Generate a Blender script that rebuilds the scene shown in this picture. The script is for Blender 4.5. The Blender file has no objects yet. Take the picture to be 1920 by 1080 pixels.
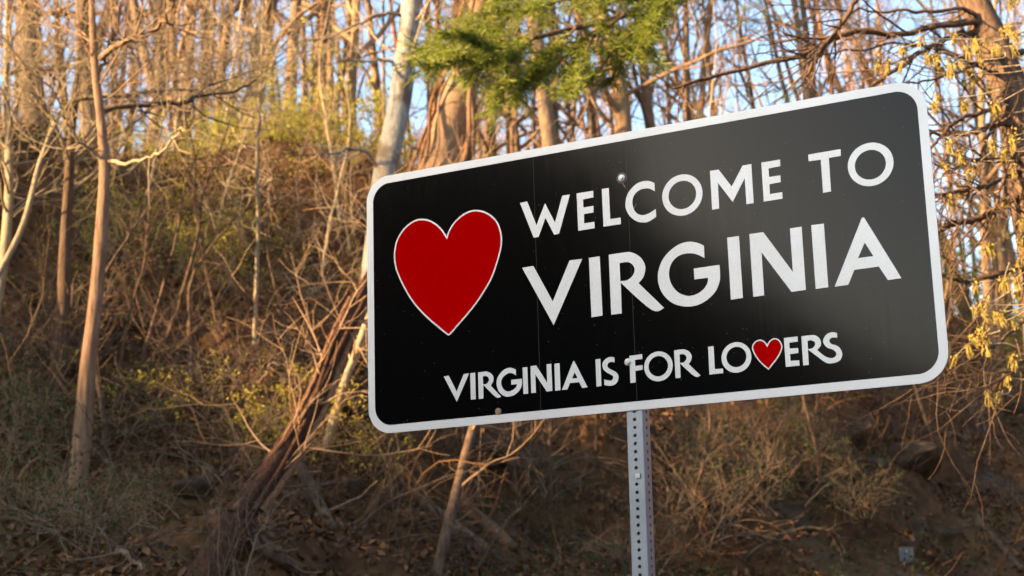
import bpy, math, json
import numpy as np
from mathutils import Vector, Matrix

# ------------------------------------------------------------------ camera, sky, sun, exposure
scene = bpy.context.scene
col = scene.collection
SUN_AZ, SUN_EL = math.radians(-112.0), math.radians(14.0)

CAM_LOC = np.array([0.0, 0.0, 1.6])
CAM_ROT = np.array([[0.9995751, 0.02914812, 0.0],
                    [0.00605801, -0.2077471, -0.97816381],
                    [-0.02851164, 0.97774819, -0.20783541]])
cam = bpy.data.cameras.new('camera')
cam_ob = bpy.data.objects.new('camera', cam)
col.objects.link(cam_ob)
m4 = Matrix([list(r) for r in CAM_ROT]).to_4x4()
m4.translation = Vector(CAM_LOC)
cam_ob.matrix_world = m4
cam.sensor_width = 36.0
cam.lens = 54.0
cam.clip_start, cam.clip_end = 0.1, 3000.0
cam.dof.use_dof = True
cam.dof.focus_distance = 4.95
cam.dof.aperture_fstop = 4.6
scene.camera = cam_ob

world = bpy.data.worlds.new('World')
scene.world = world
world.use_nodes = True
wn = world.node_tree
wn.nodes.clear()
w_out = wn.nodes.new('ShaderNodeOutputWorld')
w_bg = wn.nodes.new('ShaderNodeBackground')
w_sky = wn.nodes.new('ShaderNodeTexSky')
w_sky.sky_type = 'NISHITA'
w_sky.sun_disc = False
w_sky.sun_elevation = SUN_EL
w_sky.sun_rotation = SUN_AZ % (2 * math.pi)
w_sky.air_density = 1.0
w_sky.dust_density = 1.8
w_sky.ozone_density = 1.4
w_bg.inputs['Strength'].default_value = 0.110
wn.links.new(w_sky.outputs[0], w_bg.inputs['Color'])
wn.links.new(w_bg.outputs[0], w_out.inputs['Surface'])

sun = bpy.data.lights.new('sun', 'SUN')
sun.energy = 5.0
sun.angle = math.radians(0.5)
sun.color = (1.0, 0.69, 0.37)
sun_ob = bpy.data.objects.new('sun', sun)
col.objects.link(sun_ob)
SUN_DIR = Vector((math.sin(SUN_AZ) * math.cos(SUN_EL), math.cos(SUN_AZ) * math.cos(SUN_EL), math.sin(SUN_EL)))
sun_ob.rotation_euler = (-SUN_DIR).to_track_quat('-Z', 'Y').to_euler()
sun_ob.location = SUN_DIR * 60

scene.view_settings.view_transform = 'Standard'
scene.view_settings.look = 'None'
scene.view_settings.gamma = 1.0
scene.view_settings.use_curve_mapping = False
scene.view_settings.exposure = 2.45

# ------------------------------------------------------------------ helpers
def ray(px, py):
    """direction (scaled to one metre of depth) of a point of the 1920 x 1080 picture"""
    d = CAM_ROT @ np.array([(px - 960.0) / 2880.0, -(py - 540.0) / 2880.0, -1.0])
    return d / d[1]

def at(px, py, depth):
    return CAM_LOC + ray(px, py) * depth

def tag(o, label=None, cat=None, group=None, kind=None):
    if label: o['label'] = label
    if cat: o['category'] = cat
    if group: o['group'] = group
    if kind: o['kind'] = kind
    return o

def empty(name, loc=(0, 0, 0)):
    o = bpy.data.objects.new(name, None)
    o.empty_display_size = 0.3
    o.location = loc
    col.objects.link(o)
    return o

def mesh_np(name, V, F, smooth=True):
    V = np.ascontiguousarray(V, np.float32).reshape(-1, 3)
    F = np.ascontiguousarray(F, np.int32)
    me = bpy.data.meshes.new(name)
    n, k = F.shape
    me.vertices.add(len(V))
    me.vertices.foreach_set('co', V.ravel())
    me.loops.add(n * k)
    me.loops.foreach_set('vertex_index', F.ravel())
    me.polygons.add(n)
    me.polygons.foreach_set('loop_start', np.arange(n, dtype=np.int32) * k)
    me.polygons.foreach_set('use_smooth', np.full(n, smooth, bool))
    me.update(calc_edges=True)
    return me

def obj(name, me, mat, parent=None, loc=(0, 0, 0)):
    o = bpy.data.objects.new(name, me)
    if mat and not me.materials:
        me.materials.append(mat)
    o.location = loc
    if parent: o.parent = parent
    col.objects.link(o)
    return o

def copy_tree(o, parent=None):
    c = o.copy()
    col.objects.link(c)
    c.parent = parent
    for ch in list(o.children):
        copy_tree(ch, c)
    return c

def unit(a):
    return a / np.maximum(np.linalg.norm(a, axis=-1, keepdims=True), 1e-9)

def tubes(P, R, S=5):
    """round bars along N polylines of K points: one vertex block and its quads"""
    P = np.asarray(P, float); R = np.asarray(R, float)
    N, K, _ = P.shape
    T = unit(np.gradient(P, axis=1))
    mean = unit(P[:, -1] - P[:, 0] + 1e-6)
    ref = np.eye(3)[np.argmin(np.abs(mean), axis=1)][:, None, :]
    U = unit(np.cross(T, ref)); W = np.cross(T, U)
    a = np.arange(S) * 2 * np.pi / S
    V = P[:, :, None, :] + (R[:, :, :, None] if R.ndim == 3 else R[:, :, None, None]) * (np.cos(a)[:, None] * U[:, :, None, :] + np.sin(a)[:, None] * W[:, :, None, :])
    idx = np.arange(N * K * S).reshape(N, K, S)
    nx = np.roll(idx, -1, axis=2)
    F = np.stack([idx[:, :-1], nx[:, :-1], nx[:, 1:], idx[:, 1:]], -1).reshape(-1, 4)
    return V.reshape(-1, 3), F

def join(parts):
    Vs, Fs, n = [], [], 0
    for V, F in parts:
        Vs.append(V); Fs.append(F + n); n += len(V)
    return np.concatenate(Vs), np.concatenate(Fs)

def resample(pts, K):
    """smooth curve through the given points"""
    pts = np.asarray(pts, float)
    n = len(pts)
    t = np.linspace(0, n - 1, K)
    i = np.clip(np.floor(t).astype(int), 0, n - 2); f = (t - i)[:, None]
    p0 = pts[np.clip(i - 1, 0, n - 1)]; p1 = pts[i]; p2 = pts[i + 1]; p3 = pts[np.clip(i + 2, 0, n - 1)]
    return 0.5 * (2 * p1 + (p2 - p0) * f + (2 * p0 - 5 * p1 + 4 * p2 - p3) * f**2 + (3 * p1 - p0 - 3 * p2 + p3) * f**3)

def grow(rng, start, d, L, r, K, wig, up=0.0, tip=0.25):
    N = len(start)
    P = np.zeros((N, K, 3)); P[:, 0] = start
    d = unit(d); seg = (L / (K - 1))[:, None]
    for k in range(1, K):
        P[:, k] = P[:, k - 1] + d * seg
        d = unit(d + rng.normal(0, wig, (N, 3)) + np.array([0, 0, up]))
    R = r[:, None] * (1 - np.linspace(0, 1, K)[None] * (1 - tip))
    return P, R

def spawn(rng, P, R, n, t0, t1, a0, a1, rf, up=0.0):
    """n side shoots from parent polylines: start, direction, parent radius, place along the parent"""
    N, K, _ = P.shape
    w = np.linalg.norm(P[:, -1] - P[:, 0], axis=1) + 0.05
    pi = rng.choice(N, n, p=w / w.sum())
    t = rng.uniform(t0, t1, n)
    x = t * (K - 1); i = np.clip(x.astype(int), 0, K - 2); f = (x - i)
    s = P[pi, i] * (1 - f)[:, None] + P[pi, i + 1] * f[:, None]
    T = unit(P[pi, i + 1] - P[pi, i])
    q = unit(np.cross(T, rng.normal(0, 1, (n, 3))))
    a = np.radians(rng.uniform(a0, a1, n))[:, None]
    d = T * np.cos(a) + q * np.sin(a) + np.array([0, 0, up])
    r = (R[pi, i] * (1 - f) + R[pi, i + 1] * f) * rf
    return s, d, r, t, pi

def hsh(ix, iy, seed):
    h = (ix.astype(np.int64) * 374761393 + iy.astype(np.int64) * 668265263 + seed * 1442695041) & 0xFFFFFFFF
    h = ((h ^ (h >> 13)) * 1274126177) & 0xFFFFFFFF
    h = ((h ^ (h >> 16)) * 2246822519) & 0xFFFFFFFF
    return ((h ^ (h >> 15)) & 0xFFFFFF) / float(0xFFFFFF)

def vnoise(x, y, seed=0):
    ix, iy = np.floor(x), np.floor(y)
    fx, fy = x - ix, y - iy
    fx = fx * fx * (3 - 2 * fx); fy = fy * fy * (3 - 2 * fy)
    a = hsh(ix, iy, seed); b = hsh(ix + 1, iy, seed); c = hsh(ix, iy + 1, seed); d = hsh(ix + 1, iy + 1, seed)
    return (a + (b - a) * fx) * (1 - fy) + (c + (d - c) * fx) * fy - 0.5

def fbm(x, y, seed=0, octv=4):
    s, a = 0, 1.0
    for o in range(octv):
        s = s + a * vnoise(x * 2**o + 17.3 * o, y * 2**o - 9.1 * o, seed + o); a *= 0.5
    return s

# ------------------------------------------------------------------ materials
def new_mat(name):
    m = bpy.data.materials.new(name)
    m.use_nodes = True
    nt = m.node_tree
    return m, nt, nt.nodes['Principled BSDF'], nt.nodes, nt.links

def ramp(nodes, stops):
    r = nodes.new('ShaderNodeValToRGB')
    el = r.color_ramp.elements
    while len(el) < len(stops): el.new(0.5)
    for e, (p, c) in zip(el, stops):
        e.position = p; e.color = (*c, 1)
    return r

def mat_plain(name, c, rough=0.5, metal=0.0, spec=0.5, mottled=0.0, scale=30.0, bump=0.0):
    m, nt, b, N, Lk = new_mat(name)
    b.inputs['Roughness'].default_value = rough
    b.inputs['Metallic'].default_value = metal
    b.inputs['Specular IOR Level'].default_value = spec
    b.inputs['Base Color'].default_value = (*c, 1)
    if mottled or bump:
        tc = N.new('ShaderNodeTexCoord'); nz = N.new('ShaderNodeTexNoise')
        nz.inputs['Scale'].default_value = scale; nz.inputs['Detail'].default_value = 6
        Lk.new(tc.outputs['Object'], nz.inputs['Vector'])
        if mottled:
            r = ramp(N, [(0.3, tuple(v * (1 - mottled) for v in c)), (0.7, tuple(min(1, v * (1 + mottled)) for v in c))])
            Lk.new(nz.outputs['Fac'], r.inputs['Fac']); Lk.new(r.outputs['Color'], b.inputs['Base Color'])
        if bump:
            bp = N.new('ShaderNodeBump'); bp.inputs['Strength'].default_value = bump; bp.inputs['Distance'].default_value = 0.002
            Lk.new(nz.outputs['Fac'], bp.inputs['Height']); Lk.new(bp.outputs['Normal'], b.inputs['Normal'])
    return m

def mat_bark(name, dark, light, sc=(9, 9, 1.6), patch=None, vary=0.35):
    """furrowed bark; each tree a little lighter or darker than its neighbours"""
    m, nt, b, N, Lk = new_mat(name)
    b.inputs['Roughness'].default_value = 0.9
    b.inputs['Specular IOR Level'].default_value = 0.15
    tc = N.new('ShaderNodeTexCoord'); mp = N.new('ShaderNodeMapping'); mp.inputs['Scale'].default_value = sc
    nz = N.new('ShaderNodeTexNoise'); nz.inputs['Scale'].default_value = 3.0; nz.inputs['Detail'].default_value = 8; nz.inputs['Roughness'].default_value = 0.7
    Lk.new(tc.outputs['Object'], mp.inputs['Vector']); Lk.new(mp.outputs[0], nz.inputs['Vector'])
    stops = [(0.32, dark), (0.68, light)]
    r = ramp(N, stops)
    Lk.new(nz.outputs['Fac'], r.inputs['Fac'])
    last = r.outputs['Color']
    if patch:
        n2 = N.new('ShaderNodeTexNoise'); n2.inputs['Scale'].default_value = 2.3; n2.inputs['Detail'].default_value = 5
        Lk.new(tc.outputs['Object'], n2.inputs['Vector'])
        r2 = ramp(N, [(0.52, (0, 0, 0)), (0.6, (1, 1, 1))]); Lk.new(n2.outputs['Fac'], r2.inputs['Fac'])
        mx = N.new('ShaderNodeMixRGB'); mx.inputs['Color2'].default_value = (*patch, 1)
        Lk.new(r2.outputs['Color'], mx.inputs['Fac']); Lk.new(last, mx.inputs['Color1']); last = mx.outputs['Color']
    oi = N.new('ShaderNodeObjectInfo'); mr = N.new('ShaderNodeMapRange')
    mr.inputs['To Min'].default_value = 1 - vary; mr.inputs['To Max'].default_value = 1 + vary
    Lk.new(oi.outputs['Random'], mr.inputs['Value'])
    hs = N.new('ShaderNodeHueSaturation'); Lk.new(mr.outputs[0], hs.inputs['Value']); Lk.new(last, hs.inputs['Color'])
    Lk.new(hs.outputs['Color'], b.inputs['Base Color'])
    bp = N.new('ShaderNodeBump'); bp.inputs['Strength'].default_value = 0.9; bp.inputs['Distance'].default_value = 0.03
    Lk.new(nz.outputs['Fac'], bp.inputs['Height']); Lk.new(bp.outputs['Normal'], b.inputs['Normal'])
    return m

def mat_island(name, cols, rough=0.8, trans=0.0, sat=1.0):
    """every loose piece (leaf, twig, needle) picks its own colour"""
    m, nt, b, N, Lk = new_mat(name)
    b.inputs['Roughness'].default_value = rough
    b.inputs['Specular IOR Level'].default_value = 0.2
    g = N.new('ShaderNodeNewGeometry')
    n = len(cols)
    r = ramp(N, [(i / max(1, n - 1), c) for i, c in enumerate(cols)])
    Lk.new(g.outputs['Random Per Island'], r.inputs['Fac'])
    Lk.new(r.outputs['Color'], b.inputs['Base Color'])
    if trans:
        out = N['Material Output']; tr = N.new('ShaderNodeBsdfTranslucent'); mx = N.new('ShaderNodeMixShader')
        mx.inputs['Fac'].default_value = trans
        Lk.new(r.outputs['Color'], tr.inputs['Color']); Lk.new(b.outputs[0], mx.inputs[1]); Lk.new(tr.outputs[0], mx.inputs[2])
        Lk.new(mx.outputs[0], out.inputs['Surface'])
    return m

BARK_BROWN = mat_bark('bark_brown', (0.15, 0.092, 0.052), (0.31, 0.195, 0.11))
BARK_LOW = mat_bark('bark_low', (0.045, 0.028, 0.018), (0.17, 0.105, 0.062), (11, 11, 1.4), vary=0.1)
BARK_TWIG = mat_bark('bark_twig', (0.18, 0.108, 0.06), (0.32, 0.20, 0.115), (4, 4, 4))
BARK_SLIM = mat_bark('bark_slim', (0.08, 0.045, 0.027), (0.25, 0.15, 0.088), (11, 11, 1.4))
BARK_RED = mat_bark('bark_red', (0.14, 0.07, 0.036), (0.32, 0.165, 0.08), (10, 10, 1.8))
BARK_PALE = mat_bark('bark_pale', (0.17, 0.15, 0.12), (0.34, 0.31, 0.26), (5, 5, 3), patch=(0.13, 0.10, 0.07), vary=0.1)
BARK_GREY = mat_bark('bark_grey', (0.10, 0.067, 0.043), (0.23, 0.16, 0.10), (8, 8, 1.6))
BARK_STRAW = mat_bark('bark_straw', (0.26, 0.19, 0.11), (0.42, 0.32, 0.19), (5, 5, 3))
BARK_DEAD = mat_bark('bark_dead', (0.016, 0.009, 0.006), (0.12, 0.054, 0.026), (14, 14, 2.2))
BARK_OAK = mat_bark('bark_oak', (0.06, 0.036, 0.024), (0.19, 0.115, 0.07), (10, 10, 3), vary=0.05)
BRUSH = mat_island('brush_stem', [(0.028, 0.016, 0.009), (0.12, 0.062, 0.025), (0.07, 0.037, 0.017), (0.15, 0.088, 0.038), (0.13, 0.055, 0.02), (0.05, 0.028, 0.014)])
LITTER = mat_island('dead_leaf', [(0.035, 0.019, 0.011), (0.16, 0.073, 0.027), (0.065, 0.033, 0.015), (0.23, 0.115, 0.044), (0.09, 0.05, 0.027)], 0.75)
BUD = mat_island('yellow_bud', [(0.38, 0.30, 0.03), (0.46, 0.36, 0.04), (0.30, 0.29, 0.035), (0.42, 0.30, 0.05)], 0.6, 0.4)
SPRING = mat_island('spring_leaf', [(0.30, 0.31, 0.045), (0.38, 0.36, 0.055), (0.40, 0.33, 0.06), (0.32, 0.32, 0.05)], 0.6, 0.5)
GREEN = mat_island('green_leaf', [(0.025, 0.05, 0.01), (0.045, 0.075, 0.014), (0.035, 0.055, 0.014), (0.06, 0.085, 0.02)], 0.6, 0.25)
NEEDLE = mat_island('pine_needle', [(0.10, 0.14, 0.018), (0.20, 0.23, 0.024), (0.15, 0.19, 0.02), (0.28, 0.27, 0.03)], 0.5, 0.5)
CATKIN = mat_island('catkin', [(0.36, 0.25, 0.055), (0.44, 0.33, 0.075), (0.28, 0.21, 0.05), (0.40, 0.26, 0.065)], 0.7, 0.3)

def mat_ground():
    m, nt, b, N, Lk = new_mat('hillside_soil')
    b.inputs['Roughness'].default_value = 0.95
    b.inputs['Specular IOR Level'].default_value = 0.1
    tc = N.new('ShaderNodeTexCoord')
    def nz(scale, det=8, rough=0.65):
        n = N.new('ShaderNodeTexNoise'); n.inputs['Scale'].default_value = scale; n.inputs['Detail'].default_value = det; n.inputs['Roughness'].default_value = rough
        Lk.new(tc.outputs['Object'], n.inputs['Vector']); return n
    a = nz(0.9); c = nz(7.0); d = nz(0.45, 4)
    r1 = ramp(N, [(0.3, (0.015, 0.008, 0.004)), (0.5, (0.085, 0.040, 0.015)), (0.7, (0.18, 0.09, 0.035))])
    Lk.new(c.outputs['Fac'], r1.inputs['Fac'])
    r2 = ramp(N, [(0.35, (0.025, 0.014, 0.008)), (0.65, (0.15, 0.073, 0.031))])
    Lk.new(a.outputs['Fac'], r2.inputs['Fac'])
    mx = N.new('ShaderNodeMixRGB'); mx.inputs['Fac'].default_value = 0.5
    Lk.new(r1.outputs['Color'], mx.inputs['Color1']); Lk.new(r2.outputs['Color'], mx.inputs['Color2'])
    # moss and grass film in drifts
    r3 = ramp(N, [(0.56, (0, 0, 0)), (0.68, (1, 1, 1))]); Lk.new(d.outputs['Fac'], r3.inputs['Fac'])
    m2 = N.new('ShaderNodeMixRGB'); m2.inputs['Color2'].default_value = (0.055, 0.055, 0.022, 1)
    ml = N.new('ShaderNodeMath'); ml.operation = 'MULTIPLY'; ml.inputs[1].default_value = 0.55
    Lk.new(r3.outputs['Color'], ml.inputs[0]); Lk.new(ml.outputs[0], m2.inputs['Fac']); Lk.new(mx.outputs['Color'], m2.inputs['Color1'])
    Lk.new(m2.outputs['Color'], b.inputs['Base Color'])
    bp = N.new('ShaderNodeBump'); bp.inputs['Strength'].default_value = 1.0; bp.inputs['Distance'].default_value = 0.06
    Lk.new(c.outputs['Fac'], bp.inputs['Height']); Lk.new(bp.outputs['Normal'], b.inputs['Normal'])
    return m
SOIL = mat_ground()
ROCK = mat_plain('rock', (0.055, 0.036, 0.021), 0.95, spec=0.05, mottled=0.5, scale=3.0, bump=0.8)

# ------------------------------------------------------------------ the ground: flat verge, steep bank, wooded plateau, unseen ridge shaped to cast the shade
def crest_y(x):
    return 24.0 + 0.85 * np.maximum(0, x + 2.0) * (1 / (1 + np.maximum(0, x - 25) / 30)) - np.minimum(1.15 * np.maximum(0, -6.3 - x), 9.0)  # last term: spur added at far left to shade the bank beside it

def unseen_ridge_h(az):
    """height of the unseen ridge, shaped to shade sign and bank, by compass direction (degrees, 0 = the way the camera looks)"""
    return np.interp(az, [-180, -165, -148, -137, -129, -121, -113, -109, -105.5, -102.5, -100, -86, -70, -58, 0, 27, 45, 110, 150, 180],
                     [8, 8, 10, 15, 23, 31, 31, 29, 22.3, 22.3, 24.9, 25.5, 21, 0, 0, 0, 22, 24, 16, 8])  # the hill at right is added to reflect warm light onto the post

def height(x, y, fine=True):
    x = np.asarray(x, float); y = np.asarray(y, float)
    yc = crest_y(x) + 1.2 * vnoise(x * 0.25, y * 0 + 3.3, 5)
    zc = np.interp(x, [-60, -9, -2.5, 3, 9, 14, 60], [9.6, 9.0, 8.7, 8.4, 7.8, 7.4, 7.2]) + 0.5 * vnoise(x * 0.35, y * 0 + 1.1, 9)
    t = (y - (yc - 12.0)) / 12.0
    prof = np.interp(t, [-0.45, -0.2, 0.0, 0.12, 0.3, 0.45, 0.62, 0.78, 0.86, 0.92, 1.0, 1.15, 6], [0, 0.07, 0.20, 0.27, 0.40, 0.54, 0.66, 0.76, 0.90, 0.95, 0.985, 1.0, 0.90])
    z = zc * prof
    bank = np.interp(t, [-0.1, 0.15, 0.85, 1.1], [0, 1, 1, 0.25]) * np.clip((x + 70) / 20, 0, 1)
    rid = 0.5 - np.abs(vnoise(x * 0.42 + 0.35 * y, y * 0.5, 21)) * 2
    z = z + bank * (0.9 * fbm(x * 0.33, y * 0.42, 3, 3) + 0.35 * rid)
    if fine:
        z = z + bank * (0.42 * fbm(x * 1.1, y * 1.3, 31, 5)) + 0.10 * fbm(x * 1.7, y * 1.7, 77, 3) * np.clip((t + 0.4) * 3, 0, 1)
        w = z * 0.85 + 1.5 * fbm(x * 0.28, y * 0.28, 91, 3)
        fr = w - np.floor(w); sm = np.clip((fr - 0.30) / 0.22, 0, 1); sm = sm * sm * (3 - 2 * sm)
        z = z + bank * 0.55 * np.clip(0.5 + 1.4 * vnoise(x * 0.4, y * 0.4, 95), 0, 1) * (sm - fr)
    r = np.hypot(x, y); az = np.degrees(np.arctan2(x, y))
    rr = (r - 78.0) / 27.0
    z = z + unseen_ridge_h(az) * np.exp(-rr * rr) * (1 + 0.12 * vnoise(x * 0.06, y * 0.06, 51))
    return z

def axis(lo, hi, f0, f1, step):
    core = np.arange(f0, f1, step)
    def wing(a, b):
        n = 34
        return a + (b - a) * (np.linspace(0, 1, n + 1)[1:] ** 2.2)
    return np.concatenate([wing(f0, lo)[::-1], core, wing(f1, hi)])

gx = axis(-420, 420, -14, 20, 0.11)
gy = axis(-420, 600, 9, 44, 0.11)
GX, GY = np.meshgrid(gx, gy)
GZ = height(GX, GY)
nx_, ny_ = len(gx), len(gy)
idx = np.arange(nx_ * ny_).reshape(ny_, nx_)
F = np.stack([idx[:-1, :-1], idx[:-1, 1:], idx[1:, 1:], idx[1:, :-1]], -1).reshape(-1, 4)
tag(obj('ground', mesh_np('ground', np.stack([GX, GY, GZ], -1), F), SOIL), kind='structure')

def ground_at(px, py, y0=9.0, y1=70.0):
    """where the line of sight through a picture point meets the ground"""
    d = ray(px, py); ys = np.arange(y0, y1, 0.05)
    P = CAM_LOC + d * ys[:, None]
    k = np.argmax(P[:, 2] < height(P[:, 0], P[:, 1]))
    return P[k]

def on_ground(px, py_ref, depth, sink=0.15):
    p = at(px, py_ref, depth)
    p[2] = float(height(p[0], p[1])) - sink
    return p

# unseen wood added on the ridge to dapple the low sun on the bank
rng = np.random.default_rng(11)
n = 200
az = np.radians(rng.uniform(-128, -62, n)); rr = rng.uniform(60, 92, n)
B = np.stack([np.sin(az) * rr, np.cos(az) * rr], -1)
B = np.concatenate([B, height(B[:, 0], B[:, 1])[:, None] - 0.3], 1)
Hh = rng.uniform(2.2, 5.2, n)
gap = (np.degrees(az) < -100) & (np.degrees(az) > -108) & (rng.random(n) < 0.85)  # thinned here so that sun reaches the pine and oak
B, Hh = B[~gap], Hh[~gap]; n = len(B)
P0, R0 = grow(rng, B, np.tile([0, 0, 1.0], (n, 1)) + rng.normal(0, 0.06, (n, 3)), Hh, rng.uniform(0.10, 0.2, n), 7, 0.05)
s, d, r, t, pi = spawn(rng, P0, R0, n * 9, 0.3, 0.95, 35, 70, 0.5, 0.2)
P1, R1 = grow(rng, s, d, (1 - t) * Hh[pi] * 0.35 + 1.0, r, 5, 0.12, 0.05)
s, d, r, t, pi = spawn(rng, P1, R1, n * 36, 0.2, 1.0, 25, 60, 0.5, 0.1)
P2, R2 = grow(rng, s, d, rng.uniform(0.5, 1.6, len(s)), np.maximum(r, 0.014), 4, 0.12)
V, F = join([tubes(P0, R0, 5), tubes(P1, R1, 4), tubes(P2, R2, 3)])
tag(obj('unseen_shade_wood', mesh_np('unseen_shade_wood', V, F), BARK_TWIG), kind='stuff')

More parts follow.
